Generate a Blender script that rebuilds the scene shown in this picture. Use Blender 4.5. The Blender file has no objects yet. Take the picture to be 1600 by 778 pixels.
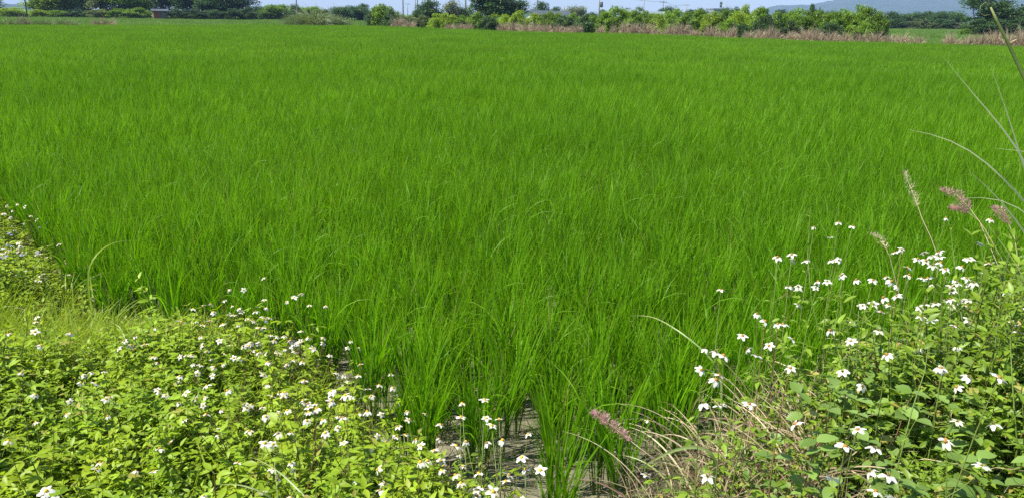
import bpy, math, random
import numpy as np
from mathutils import Matrix, Vector

# ------------------------------------------------------------------ camera, sky, sun, exposure
SC = bpy.context.scene
COL = SC.collection
CAM_H = 1.75                                   # eye height above the paddy mud, metres
FPX, PW, PH = 1232.0, 1600, 778                # focal length in photograph pixels
PITCH = math.atan((389 - 25) / FPX)
ROLL = math.atan(22 / 1600)
cam_d = bpy.data.cameras.new('camera')
cam = bpy.data.objects.new('camera', cam_d); COL.objects.link(cam)
cam_d.sensor_width = 36.0
cam_d.lens = 36.0 * FPX / PW
cam_d.clip_start = 0.05
cam_d.clip_end = 20000
fw = np.array([0, math.cos(PITCH), -math.sin(PITCH)])
rt0 = np.array([1.0, 0, 0]); up0 = np.cross(rt0, fw)
rt = rt0 * math.cos(ROLL) + up0 * math.sin(ROLL)
up = np.cross(rt, fw)
M = Matrix(((rt[0], up[0], -fw[0], 0), (rt[1], up[1], -fw[1], 0), (rt[2], up[2], -fw[2], CAM_H), (0, 0, 0, 1)))
cam.matrix_world = M
SC.camera = cam

SUN_EL, SUN_AZ = math.radians(56), math.radians(-105)      # azimuth clockwise from +Y
world = bpy.data.worlds.new('World'); SC.world = world; world.use_nodes = True
wn = world.node_tree.nodes; wn.clear()
sky = wn.new('ShaderNodeTexSky'); sky.sky_type = 'NISHITA'; sky.sun_disc = False
sky.sun_elevation = SUN_EL; sky.sun_rotation = SUN_AZ
sky.air_density = 1.0; sky.dust_density = 0.2; sky.ozone_density = 3.0
bg = wn.new('ShaderNodeBackground'); bg.inputs[1].default_value = 0.10
wo = wn.new('ShaderNodeOutputWorld')
world.node_tree.links.new(sky.outputs[0], bg.inputs[0]); world.node_tree.links.new(bg.outputs[0], wo.inputs[0])
sun_d = bpy.data.lights.new('sun', 'SUN'); sun_d.energy = 5.0; sun_d.angle = math.radians(0.53); sun_d.color = (1.0, 0.955, 0.88)
sun = bpy.data.objects.new('sun', sun_d); COL.objects.link(sun)
sdir = Vector((math.sin(SUN_AZ) * math.cos(SUN_EL), math.cos(SUN_AZ) * math.cos(SUN_EL), math.sin(SUN_EL)))
sun.rotation_euler = sdir.to_track_quat('Z', 'Y').to_euler(); sun.location = sdir * 60
SC.view_settings.view_transform = 'Standard'; SC.view_settings.look = 'None'
SC.view_settings.exposure = 1.05; SC.view_settings.gamma = 1.0
SC.view_settings.use_curve_mapping = False
SC.render.engine = 'CYCLES'
cy = SC.cycles
cy.max_bounces = 6; cy.diffuse_bounces = 4; cy.glossy_bounces = 2; cy.transmission_bounces = 4; cy.transparent_max_bounces = 4
cy.volume_bounces = 0
cy.use_denoising = False
cy.use_adaptive_sampling = False
cy.sample_clamp_indirect = 4.0
cy.caustics_reflective = False; cy.caustics_refractive = False

rng = np.random.default_rng(11)
random.seed(11)

# ------------------------------------------------------------------ pixel -> world helpers
CPOS = np.array([0, 0, CAM_H])
def ray(x, y):
    return fw + (x - 800) / FPX * rt + (389 - y) / FPX * up
def at_z(x, y, z):                 # where the pixel's ray meets height z
    d = ray(x, y); return CPOS + (z - CAM_H) / d[2] * d
def at_d(x, y, dist):              # where the pixel's ray meets depth dist (metres along +Y)
    d = ray(x, y); return CPOS + dist / d[1] * d
def hor(x):
    return 13.75 + 22 * x / 1600
def px_of(p):
    v = np.asarray(p, float) - CPOS
    z = v @ fw
    return 800 + FPX * (v @ rt) / z, 389 - FPX * (v @ up) / z, z

# ------------------------------------------------------------------ plan of the banks and the field
BANK = np.array([(-14, 11.0), (-7, 8.6), (-4.4, 6.4), (-3.45, 5.35), (-2.75, 4.45), (-2.2, 3.85), (-1.6, 3.78), (-1.08, 3.52),
                 (-0.72, 3.08), (-0.44, 2.58), (-0.17, 2.3), (0.06, 2.0), (0.13, 1.55), (0.3, 1.55), (0.42, 2.1), (0.62, 2.55), (0.95, 2.86),
                 (1.5, 3.1), (2.2, 3.5), (3.1, 4.3), (4.4, 5.6), (7, 8.0), (14, 12.0), (14, -30), (-14, -30)], float)
def _seg_d(P, poly):
    d = np.full(len(P), 1e9)
    n = len(poly)
    for i in range(n):
        a, b = poly[i], poly[(i + 1) % n]
        ab = b - a
        t = np.clip(((P - a) @ ab) / (ab @ ab), 0, 1)
        d = np.minimum(d, np.linalg.norm(P - (a + t[:, None] * ab), axis=1))
    return d
def inside(P, poly):
    r = np.zeros(len(P), bool); n = len(poly); j = n - 1
    for i in range(n):
        xi, yi = poly[i]; xj, yj = poly[j]
        c = ((yi > P[:, 1]) != (yj > P[:, 1])) & (P[:, 0] < (xj - xi) * (P[:, 1] - yi) / (yj - yi + 1e-12) + xi)
        r ^= c; j = i
    return r
def bank_sd(P):                     # metres inside the bank, negative in the paddy
    P = np.asarray(P, float)
    return np.where(inside(P, BANK), 1, -1) * _seg_d(P, BANK)
def sstep(a, b, x):
    t = np.clip((x - a) / (b - a), 0, 1); return t * t * (3 - 2 * t)
_k = rng.normal(size=(14, 2)); _ph = rng.uniform(0, 6.28, 14)
def wob(P, s):                      # cheap smooth noise, about -1..1
    P = np.asarray(P, float)
    return sum(np.sin(P @ (_k[i] / s) + _ph[i]) for i in range(14)) / 5.0
def ground_z(P):
    P = np.asarray(P, float)
    sd = bank_sd(P)
    near = np.exp(-(np.hypot(P[:, 0], P[:, 1]) / 14) ** 2)
    z = 0.20 * sstep(-0.18, 0.5, sd) + 0.012 * wob(P, 0.10) * near * (sd < 0.3) + 0.02 * wob(P, 0.3) * near * sstep(0, .4, sd)
    return z
EDGE = [(-60, 30), (-52, 48), (-44.66, 63.0), (-41.9, 66.5), (-36.2, 76.5), (-27.7, 88), (-17.9, 93.5), (-6.7, 79), (-0.3, 72.3), (10, 64.5),
        (17.5, 57), (23.7, 51.5), (29.6, 47.4), (40, 39), (52, 28)]
FIELD = np.array([(-30, 4), (-45, 12)] + EDGE + [(45, 12), (30, 4)], float)

# ------------------------------------------------------------------ mesh helpers
class MB:
    """collects vertices, faces, a tissue attribute (along, random, 0) and a material slot, builds ONE mesh"""
    def __init__(s): s.v = []; s.f = []; s.a = []; s.m = []; s.n = 0
    def add(s, v, f, a=None, m=0):
        v = np.asarray(v, float).reshape(-1, 3)
        f = np.asarray(f, int)
        s.v.append(v); s.f.append((f + s.n, m)); s.n += len(v)
        s.a.append(np.zeros((len(v), 2)) if a is None else np.asarray(a, float).reshape(-1, 2))
        return s
    def mesh(s, name, mats, smooth=True):
        me = bpy.data.meshes.new(name)
        v = np.concatenate(s.v); a = np.concatenate(s.a)
        loops = np.concatenate([f.ravel() for f, _ in s.f])
        tot = np.concatenate([np.full(len(f), f.shape[1]) for f, _ in s.f])
        mi = np.concatenate([np.full(len(f), m) for f, m in s.f])
        me.vertices.add(len(v)); me.vertices.foreach_set('co', v.ravel().astype(np.float32))
        me.loops.add(len(loops)); me.loops.foreach_set('vertex_index', loops.astype(np.int32))
        me.polygons.add(len(tot)); me.polygons.foreach_set('loop_start', np.concatenate([[0], np.cumsum(tot)[:-1]]).astype(np.int32))
        me.polygons.foreach_set('material_index', mi.astype(np.int32))
        me.polygons.foreach_set('use_smooth', np.full(len(tot), smooth))
        at = me.attributes.new('tissue', 'FLOAT_VECTOR', 'POINT')
        at.data.foreach_set('vector', np.concatenate([a, np.zeros((len(a), 1))], 1).ravel().astype(np.float32))
        for m in (mats if isinstance(mats, (list, tuple)) else [mats]): me.materials.append(m)
        me.update(calc_edges=True); me.validate()
        return me

def strip_faces(N, S):
    b = np.arange(N)[:, None] * (S + 1) * 2 + np.arange(S)[None] * 2
    b = b.ravel()
    return np.stack([b, b + 1, b + 3, b + 2], 1)
def blades(mb, base, az, L, W, lean, curve, segs=5, m=0, twist=0.5, power=1.25, rnd=None, tip=0.03):
    base = np.asarray(base, float).reshape(-1, 3); N = len(base)
    az, L, W, lean, curve = (np.broadcast_to(np.asarray(q, float), (N,)).copy() for q in (az, L, W, lean, curve))
    p = base.copy(); P = [p.copy()]
    for i in range(segs):
        th = lean + curve * ((i + 0.5) / segs) ** power
        p = p + (L / segs)[:, None] * np.stack([np.sin(th) * np.cos(az), np.sin(th) * np.sin(az), np.cos(th)], 1)
        P.append(p.copy())
    P = np.stack(P, 1)
    t = np.linspace(0, 1, segs + 1)
    prof = np.clip(np.minimum(1, 0.65 + 2 * t) * (1 - t ** 2.2), tip, 1)
    tw = rng.uniform(-twist, twist, N)[:, None] * t[None] * 2 + rng.uniform(-twist, twist, N)[:, None]
    side = np.stack([-np.sin(az), np.cos(az), np.zeros(N)], 1)[:, None, :]
    tan = np.gradient(P, axis=1); tan /= np.linalg.norm(tan, axis=2, keepdims=True) + 1e-9
    nrm = np.cross(tan, np.broadcast_to(side, tan.shape))
    wv = (np.cos(tw)[..., None] * side + np.sin(tw)[..., None] * nrm) * (W[:, None] * prof[None])[..., None] * 0.5
    V = np.stack([P - wv, P + wv], 2)
    if rnd is None: rnd = rng.random(N)
    A = np.stack(np.broadcast_arrays(t[None, :, None], np.asarray(rnd)[:, None, None]), -1)
    A = np.broadcast_to(A, (N, segs + 1, 2, 2)) if A.shape[2] == 1 else A
    mb.add(V.reshape(-1, 3), strip_faces(N, segs), np.ascontiguousarray(A).reshape(-1, 2), m)

def leaf_template(levels, width, fold=0.12, droop=0.18, tipw=0.0):
    t = np.array(levels); hw = width * 0.5 * np.interp(t, [0, .12, .35, .6, .85, 1], [.06, .6, 1, .82, .36, tipw])
    V = []
    for ti, h in zip(t, hw):
        z = -droop * ti ** 2
        V += [(ti, -h, z + fold * h * 2), (ti, 0, z), (ti, h, z + fold * h * 2)]
    F = []
    for i in range(len(t) - 1):
        a = i * 3
        F += [(a, a + 3, a + 4, a + 1), (a + 1, a + 4, a + 5, a + 2)]
    return np.array(V), np.array(F), np.repeat(t, 3)
LEAF = leaf_template([0, .15, .38, .68, 1], 0.42)
LEAF_BROAD = leaf_template([0, .1, .3, .6, .85, 1], 0.72, droop=0.15)
LEAF_LO = leaf_template([0, .4, 1], 0.5)
PETAL = leaf_template([0, .3, .65, .92, 1], 0.80, fold=0.05, droop=0.22, tipw=0.5)
CARD = (np.array([(0, 0, 0), (.5, -.32, .06), (1, 0, -.08), (.5, .32, .06)]), np.array([(0, 1, 2, 3)]), np.array([0, .5, 1, .5]))
def axes(az, pitch, roll):
    x = np.stack([np.cos(pitch) * np.cos(az), np.cos(pitch) * np.sin(az), np.sin(pitch)], -1)
    y = np.stack([-np.sin(az), np.cos(az), np.zeros_like(az)], -1)
    z = np.cross(x, y)
    c, s = np.cos(roll)[:, None], np.sin(roll)[:, None]
    return x, y * c + z * s, z * c - y * s
def scatter(mb, tpl, pos, az, pitch, roll, size, m=0, rnd=None):
    pos = np.asarray(pos, float).reshape(-1, 3); N = len(pos)
    az, pitch, roll, size = (np.broadcast_to(np.asarray(q, float), (N,)).copy() for q in (az, pitch, roll, size))
    X, Y, Z = axes(az, pitch, roll)
    V, F, t = tpl
    P = pos[:, None] + size[:, None, None] * (V[None, :, 0, None] * X[:, None] + V[None, :, 1, None] * Y[:, None] + V[None, :, 2, None] * Z[:, None])
    if rnd is None: rnd = rng.random(N)
    A = np.stack([np.broadcast_to(t[None], (N, len(t))), np.broadcast_to(np.asarray(rnd)[:, None], (N, len(t)))], -1)
    FF = F[None] + (np.arange(N) * len(V))[:, None, None]
    mb.add(P.reshape(-1, 3), FF.reshape(-1, F.shape[1]), A.reshape(-1, 2), m)
def tube(mb, pts, rad, sides=5, m=0, rnd=0.5, cap=True):
    pts = np.asarray(pts, float); n = len(pts)
    rad = np.broadcast_to(np.asarray(rad, float), (n,))
    tan = np.gradient(pts, axis=0); tan /= np.linalg.norm(tan, axis=1, keepdims=True) + 1e-9
    ref = np.array([0.31, 0.95, 0.05]) if abs(tan[0][1]) < .9 else np.array([1.0, 0, 0.1])
    u = np.cross(tan, ref); u /= np.linalg.norm(u, axis=1, keepdims=True) + 1e-9
    w = np.cross(tan, u)
    ang = np.arange(sides) * 2 * math.pi / sides
    V = pts[:, None] + rad[:, None, None] * (np.cos(ang)[None, :, None] * u[:, None] + np.sin(ang)[None, :, None] * w[:, None])
    F = []
    for i in range(n - 1):
        for j in range(sides):
            k = (j + 1) % sides
            F.append((i * sides + j, i * sides + k, (i + 1) * sides + k, (i + 1) * sides + j))
    A = np.stack([np.repeat(np.linspace(0, 1, n), sides), np.full(n * sides, rnd)], 1)
    mb.add(V.reshape(-1, 3), F, A, m)
    if cap:
        c0 = np.arange(sides)[::-1][None]; c1 = ((n - 1) * sides + np.arange(sides))[None]
        mb.f.append((c0 + mb.n - n * sides, m)); mb.f.append((c1 + mb.n - n * sides, m))
def ribbon(mb, pts, W, m=0, rnd=0.5, n=18, face=None, taper=True):
    """one long leaf through the given points (smoothed), folded along its midrib"""
    pts = np.asarray(pts, float)
    s = np.concatenate([[0], np.cumsum(np.linalg.norm(np.diff(pts, axis=0), axis=1))]); s /= s[-1]
    t = np.linspace(0, 1, n)
    c = np.stack([np.interp(t, s, pts[:, k]) for k in range(3)], 1)
    for _ in range(3): c[1:-1] = (c[:-2] + 2 * c[1:-1] + c[2:]) / 4
    tan = np.gradient(c, axis=0); tan /= np.linalg.norm(tan, axis=1, keepdims=True)
    side = np.cross(tan, np.array(face if face is not None else (0.15, -0.85, 0.5))); side /= np.linalg.norm(side, axis=1, keepdims=True) + 1e-9
    nr = np.cross(side, tan)
    prof = np.clip(np.minimum(1, .5 + 2 * t) * (1 - t ** 3), .04, 1) if taper else np.ones(n)
    h = (W * .5 * prof)[:, None]
    V = np.stack([c - side * h + nr * h * .35, c, c + side * h + nr * h * .35], 1)
    F = []
    for i in range(n - 1):
        a = i * 3
        F += [(a, a + 3, a + 4, a + 1), (a + 1, a + 4, a + 5, a + 2)]
    mb.add(V.reshape(-1, 3), F, np.stack([np.repeat(t, 3), np.full(n * 3, rnd)], 1), m)
def box(mb, c, s, m=0, rz=0.0):
    c = np.asarray(c, float); s = np.asarray(s, float) / 2
    V = np.array([(x, y, z) for x in (-1, 1) for y in (-1, 1) for z in (-1, 1)], float) * s
    if rz:
        q = V.copy(); V[:, 0] = q[:, 0] * math.cos(rz) - q[:, 1] * math.sin(rz); V[:, 1] = q[:, 0] * math.sin(rz) + q[:, 1] * math.cos(rz)
    F = [(0, 1, 3, 2), (4, 6, 7, 5), (0, 4, 5, 1), (2, 3, 7, 6), (0, 2, 6, 4), (1, 5, 7, 3)]
    mb.add(V + c, F, None, m)

def obj(name, me, parent=None):
    o = bpy.data.objects.new(name, me); COL.objects.link(o)
    if parent is not None: o.parent = parent
    return o
def tag(o, label, cat, group=None):
    o['label'] = label; o['category'] = cat
    if group: o['group'] = group
    return o
def thing(name, label, cat, loc, rz=0.0, scale=1.0, group=None):
    o = bpy.data.objects.new(name, None); COL.objects.link(o)
    o.empty_display_size = 0.1
    o.location = loc; o.rotation_euler = (0, 0, rz)
    o.scale = scale if isinstance(scale, (tuple, list)) else (scale,) * 3
    return tag(o, label, cat, group)

# ------------------------------------------------------------------ materials
def new_mat(name):
    m = bpy.data.materials.new(name); m.use_nodes = True
    nt = m.node_tree; nt.nodes.clear()
    return m, nt, nt.nodes, nt.links
def mixc(nt, fac, a, b, mode='MIX'):
    n = nt.nodes.new('ShaderNodeMix'); n.data_type = 'RGBA'; n.blend_type = mode; n.clamp_factor = True
    for s, v in ((n.inputs[0], fac), (n.inputs[6], a), (n.inputs[7], b)):
        if hasattr(v, 'is_output'): nt.links.new(v, s)
        elif isinstance(v, tuple): s.default_value = (*v, 1)[:4]
        else: s.default_value = v
    return n.outputs[2]
def math_n(nt, op, a, b=0.0, clamp=False):
    n = nt.nodes.new('ShaderNodeMath'); n.operation = op; n.use_clamp = clamp
    for s, v in ((n.inputs[0], a), (n.inputs[1], b)):
        if hasattr(v, 'is_output'): nt.links.new(v, s)
        else: s.default_value = v
    return n.outputs[0]
def noise(nt, scale, detail=3, rough=0.55, world=True):
    if world: c = nt.nodes.new('ShaderNodeNewGeometry').outputs['Position']
    else: c = nt.nodes.new('ShaderNodeTexCoord').outputs['Object']
    n = nt.nodes.new('ShaderNodeTexNoise'); n.inputs['Scale'].default_value = scale; n.inputs['Detail'].default_value = detail; n.inputs['Roughness'].default_value = rough
    nt.links.new(c, n.inputs['Vector'])
    return n.outputs[0]
def ramp(nt, fac, stops):
    r = nt.nodes.new('ShaderNodeValToRGB'); e = r.color_ramp.elements
    while len(e) < len(stops): e.new(0.5)
    for el, (p, c) in zip(e, stops): el.position = p; el.color = (*c, 1)
    nt.links.new(fac, r.inputs[0]); return r.outputs[0]
def leaf_mat(name, a, b, base=None, tipc=None, dead=None, dead_frac=0.03, trans=0.4, tcol=(1.25, 1.2, 0.6), rough=0.45, spec=0.35,
             patch=0.0, patch_scale=0.3, patch_col=None, objvar=0.15):
    """plant tissue: colour varies leaf by leaf, along the blade and plant by plant; light passes through it"""
    m, nt, N, L = new_mat(name)
    at = N.new('ShaderNodeAttribute'); at.attribute_name = 'tissue'
    sp = N.new('ShaderNodeSeparateXYZ'); L.new(at.outputs['Vector'], sp.inputs[0])
    along, rnd = sp.outputs[0], sp.outputs[1]
    c = mixc(nt, rnd, a, b)
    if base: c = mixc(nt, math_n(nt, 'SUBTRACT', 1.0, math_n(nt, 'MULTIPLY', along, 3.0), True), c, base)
    if tipc: c = mixc(nt, math_n(nt, 'MULTIPLY', math_n(nt, 'SUBTRACT', along, 0.72, True), math_n(nt, 'MULTIPLY', rnd, 3.4)), c, tipc)
    if dead: c = mixc(nt, math_n(nt, 'GREATER_THAN', math_n(nt, 'FRACT', math_n(nt, 'MULTIPLY', rnd, 37.31)), 1 - dead_frac), c, dead)
    if patch:
        c = mixc(nt, math_n(nt, 'MULTIPLY', ramp(nt, noise(nt, patch_scale), [(.38, (0, 0, 0)), (.62, (1, 1, 1))]), patch), c, patch_col)
    oi = N.new('ShaderNodeObjectInfo')
    hsv = N.new('ShaderNodeHueSaturation'); L.new(c, hsv.inputs['Color'])
    L.new(math_n(nt, 'ADD', 1 - objvar, math_n(nt, 'MULTIPLY', oi.outputs['Random'], 2 * objvar)), hsv.inputs['Value'])
    L.new(math_n(nt, 'ADD', 0.5 - objvar * .06, math_n(nt, 'MULTIPLY', rnd, objvar * .12)), hsv.inputs['Hue'])
    c = hsv.outputs[0]
    p = N.new('ShaderNodeBsdfPrincipled'); L.new(c, p.inputs['Base Color']); p.inputs['Roughness'].default_value = rough
    p.inputs['Specular IOR Level'].default_value = spec
    t = N.new('ShaderNodeBsdfTranslucent')
    L.new(mixc(nt, 1.0, c, tcol, 'MULTIPLY'), t.inputs[0])
    mx = N.new('ShaderNodeMixShader'); mx.inputs[0].default_value = trans
    L.new(p.outputs[0], mx.inputs[1]); L.new(t.outputs[0], mx.inputs[2])
    o = N.new('ShaderNodeOutputMaterial'); L.new(mx.outputs[0], o.inputs[0])
    return m
def solid_mat(name, a, b=None, scale=4.0, rough=0.7, spec=0.3, bump=0.0, world=False):
    m, nt, N, L = new_mat(name)
    p = N.new('ShaderNodeBsdfPrincipled'); p.inputs['Roughness'].default_value = rough; p.inputs['Specular IOR Level'].default_value = spec
    nz = noise(nt, scale, 4, .6, world)
    L.new(mixc(nt, ramp(nt, nz, [(.35, (0, 0, 0)), (.65, (1, 1, 1))]), a, b or tuple(x * .8 for x in a)), p.inputs['Base Color'])
    if bump:
        bn = N.new('ShaderNodeBump'); bn.inputs['Strength'].default_value = bump; bn.inputs['Distance'].default_value = 0.02
        L.new(nz, bn.inputs['Height']); L.new(bn.outputs[0], p.inputs['Normal'])
    o = N.new('ShaderNodeOutputMaterial'); L.new(p.outputs[0], o.inputs[0])
    return m

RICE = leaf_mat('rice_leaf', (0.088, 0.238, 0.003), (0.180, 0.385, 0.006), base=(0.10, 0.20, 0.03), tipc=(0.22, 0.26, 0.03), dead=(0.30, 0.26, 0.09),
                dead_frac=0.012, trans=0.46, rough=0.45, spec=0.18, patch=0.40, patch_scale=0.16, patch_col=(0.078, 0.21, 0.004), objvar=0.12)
RICE_STALK = leaf_mat('rice_stalk', (0.10, 0.20, 0.02), (0.14, 0.24, 0.04), base=(0.20, 0.22, 0.08), dead=(0.28, 0.22, 0.10), dead_frac=.1, trans=.2)
WEED = leaf_mat('weed_leaf', (0.145, 0.265, 0.010), (0.33, 0.46, 0.026), dead=(0.30, 0.27, 0.06), dead_frac=.02, trans=.45, rough=.45, spec=.3, objvar=.14,
                patch=.5, patch_scale=2.2, patch_col=(0.40, 0.49, 0.025))
WEED_R = leaf_mat('bank_leaf', (0.115, 0.215, 0.014), (0.28, 0.39, 0.035), dead=(0.40, 0.33, 0.08), dead_frac=.07, trans=.45, rough=.42, spec=.35, objvar=.16)
BROAD = leaf_mat('broad_leaf', (0.12, 0.22, 0.035), (0.25, 0.36, 0.08), dead=(0.40, 0.40, 0.09), dead_frac=.10, trans=.40, rough=.40, spec=.45, objvar=.15)
STEM = leaf_mat('weed_stem', (0.09, 0.15, 0.02), (0.17, 0.20, 0.04), dead=(0.18, 0.10, 0.05), dead_frac=.12, trans=.1)
GRASS = leaf_mat('bank_grass_blade', (0.20, 0.31, 0.02), (0.36, 0.45, 0.045), base=(.28, .28, .08), dead=(.42, .36, .17), dead_frac=.09, trans=.45, spec=.4)
TALL = leaf_mat('tall_grass_blade', (0.16, 0.25, 0.06), (0.30, 0.37, 0.12), base=(.16, .20, .04), tipc=(.45, .40, .18), trans=.35, rough=.38, spec=.5)
STRAW = leaf_mat('straw', (0.34, 0.25, 0.14), (0.55, 0.44, 0.27), base=(.26, .17, .09), dead=(.20, .12, .08), dead_frac=.15, trans=.25, tcol=(1, 1, .9))
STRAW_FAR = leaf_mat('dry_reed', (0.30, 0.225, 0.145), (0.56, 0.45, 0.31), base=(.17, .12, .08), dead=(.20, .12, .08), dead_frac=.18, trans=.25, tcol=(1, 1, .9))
PALE = leaf_mat('pale_blade', (0.33, 0.40, 0.19), (0.48, 0.52, 0.30), base=(.16, .22, .05), tipc=(.62, .56, .36), trans=.35, rough=.38, spec=.5)
PLUME = leaf_mat('pink_plume', (0.42, 0.20, 0.20), (0.60, 0.36, 0.33), trans=.4, tcol=(1, .9, .9))
PALE_PLUME = leaf_mat('pale_plume', (0.42, 0.36, 0.20), (0.60, 0.52, 0.33), trans=.4, tcol=(1, .95, .9))
PETAL_M = leaf_mat('white_petal', (0.70, 0.67, 0.56), (0.82, 0.80, 0.73), base=(.70, .67, .44), dead=(.70, .60, .40), dead_frac=.12, trans=.35, tcol=(1, 1, 1), rough=.6, spec=.2, objvar=.03)
DISC_M = leaf_mat('yellow_disc', (0.62, 0.34, 0.015), (0.72, 0.44, 0.03), dead=(.35, .17, .03), dead_frac=.2, trans=.1, tcol=(1, 1, 1), rough=.8, objvar=.1)
BURR = leaf_mat('spent_head', (0.26, 0.17, 0.06), (0.34, 0.30, 0.09), trans=.15, tcol=(1, 1, 1), rough=.8)
FLOSS = leaf_mat('lilac_tuft', (0.50, 0.50, 0.66), (0.68, 0.68, 0.78), trans=.3, tcol=(1, 1, 1), rough=.8, objvar=.05)
SHRUB = {
 'lime': leaf_mat('lime_foliage', (0.17, 0.28, 0.014), (0.26, 0.36, 0.022), trans=.42, objvar=.12),
 'green': leaf_mat('green_foliage', (0.105, 0.205, 0.014), (0.175, 0.285, 0.022), trans=.4, objvar=.15),
 'dark': leaf_mat('dark_foliage', (0.034, 0.078, 0.022), (0.070, 0.130, 0.034), trans=.3, objvar=.15),
 'olive': leaf_mat('olive_foliage', (0.085, 0.125, 0.04), (0.16, 0.20, 0.07), trans=.3, objvar=.12),
 'grey': leaf_mat('grey_foliage', (0.10, 0.13, 0.065), (0.17, 0.20, 0.11), trans=.25, objvar=.1),
}
REED = leaf_mat('grey_reed', (0.10, 0.165, 0.055), (0.19, 0.25, 0.10), base=(.13, .14, .07), dead=(.32, .26, .17), dead_frac=.10, trans=.3)
BARK = solid_mat('bark', (0.10, 0.075, 0.05), (0.055, 0.045, 0.035), 9, .9, bump=.4)
CONCRETE = solid_mat('pole_concrete', (0.30, 0.29, 0.28), (0.22, 0.21, 0.21), 5, .85)
STEEL = solid_mat('dark_steel', (0.10, 0.10, 0.11), (0.07, 0.07, 0.08), 5, .55)
WALL = solid_mat('house_wall', (0.20, 0.22, 0.26), (0.15, 0.17, 0.21), .8, .85)
WHITE = solid_mat('white_wall', (0.50, 0.50, 0.52), (0.42, 0.42, 0.44), .8, .85)
ROOF = solid_mat('dark_roof', (0.075, 0.09, 0.10), (0.05, 0.06, 0.07), 1.5, .6)
SHEET = solid_mat('roof_sheet', (0.17, 0.21, 0.20), (0.13, 0.16, 0.16), .6, .5)
RUST = solid_mat('rusty_sheet', (0.20, 0.075, 0.055), (0.13, 0.05, 0.04), 2.5, .8)
GLASS = solid_mat('window_glass', (0.05, 0.06, 0.08), (0.03, 0.04, 0.05), 2, .15, spec=.6)

def ground_mat():
    m, nt, N, L = new_mat('soil')
    at = N.new('ShaderNodeAttribute'); at.attribute_name = 'zone'
    sp = N.new('ShaderNodeSeparateXYZ'); L.new(at.outputs['Vector'], sp.inputs[0])
    n1 = noise(nt, 2.3, 5, .6); n2 = noise(nt, 26, 5, .65); n3 = noise(nt, 0.05, 4, .6)
    mud = mixc(nt, ramp(nt, n1, [(.35, (0, 0, 0)), (.65, (1, 1, 1))]), (0.125, 0.115, 0.070), (0.21, 0.19, 0.130))
    mud = mixc(nt, math_n(nt, 'MULTIPLY', ramp(nt, n2, [(.45, (0, 0, 0)), (.62, (1, 1, 1))]), .65), mud, (0.065, 0.075, 0.026))
    soil = mixc(nt, ramp(nt, n2, [(.35, (0, 0, 0)), (.65, (1, 1, 1))]), (0.10, 0.085, 0.045), (0.20, 0.175, 0.09))
    turf = mixc(nt, ramp(nt, n3, [(.35, (0, 0, 0)), (.65, (1, 1, 1))]), (0.075, 0.17, 0.022), (0.125, 0.215, 0.04))
    c = mixc(nt, sp.outputs[0], mud, soil); c = mixc(nt, sp.outputs[1], c, turf)
    p = N.new('ShaderNodeBsdfPrincipled'); L.new(c, p.inputs['Base Color'])
    L.new(math_n(nt, 'ADD', .55, math_n(nt, 'MULTIPLY', n1, .4)), p.inputs['Roughness']); p.inputs['Specular IOR Level'].default_value = .25
    b = N.new('ShaderNodeBump'); b.inputs['Strength'].default_value = .7; b.inputs['Distance'].default_value = .015
    L.new(n2, b.inputs['Height']); L.new(b.outputs[0], p.inputs['Normal'])
    o = N.new('ShaderNodeOutputMaterial'); L.new(p.outputs[0], o.inputs[0])
    return m

# ------------------------------------------------------------------ ground (one sheet to the horizon) and hills
def axis(lo, hi, step, out_lo, out_hi, g=1.17):
    a = list(np.arange(lo, hi + step / 2, step))
    s = step
    while a[-1] < out_hi: s *= g; a.append(a[-1] + s)
    s = step
    while a[0] > out_lo: s *= g; a.insert(0, a[0] - s)
    return np.array(a)
xs = axis(-5, 5, .09, -9000, 9000); ys = axis(-0.5, 8, .09, -400, 9000)
gx, gy = np.meshgrid(xs, ys)
GP = np.stack([gx.ravel(), gy.ravel()], 1)
gz = ground_z(GP)
gm = MB()
nx, ny = len(xs), len(ys)
ii, jj = np.meshgrid(np.arange(nx - 1), np.arange(ny - 1)); q = (jj * nx + ii).ravel()
gm.add(np.column_stack([GP, gz]), np.stack([q, q + 1, q + nx + 1, q + nx], 1))
gme = gm.mesh('ground', ground_mat())
za = gme.attributes.new('zone', 'FLOAT_VECTOR', 'POINT')
turf_z = np.where(inside(GP, FIELD) | (np.hypot(GP[:, 0], GP[:, 1]) < 12), 0.0, 1.0)
za.data.foreach_set('vector', np.stack([sstep(-.1, .35, bank_sd(GP)), turf_z, np.zeros(len(GP))], 1).ravel().astype(np.float32))
ground = obj('ground', gme); ground['kind'] = 'structure'

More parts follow.
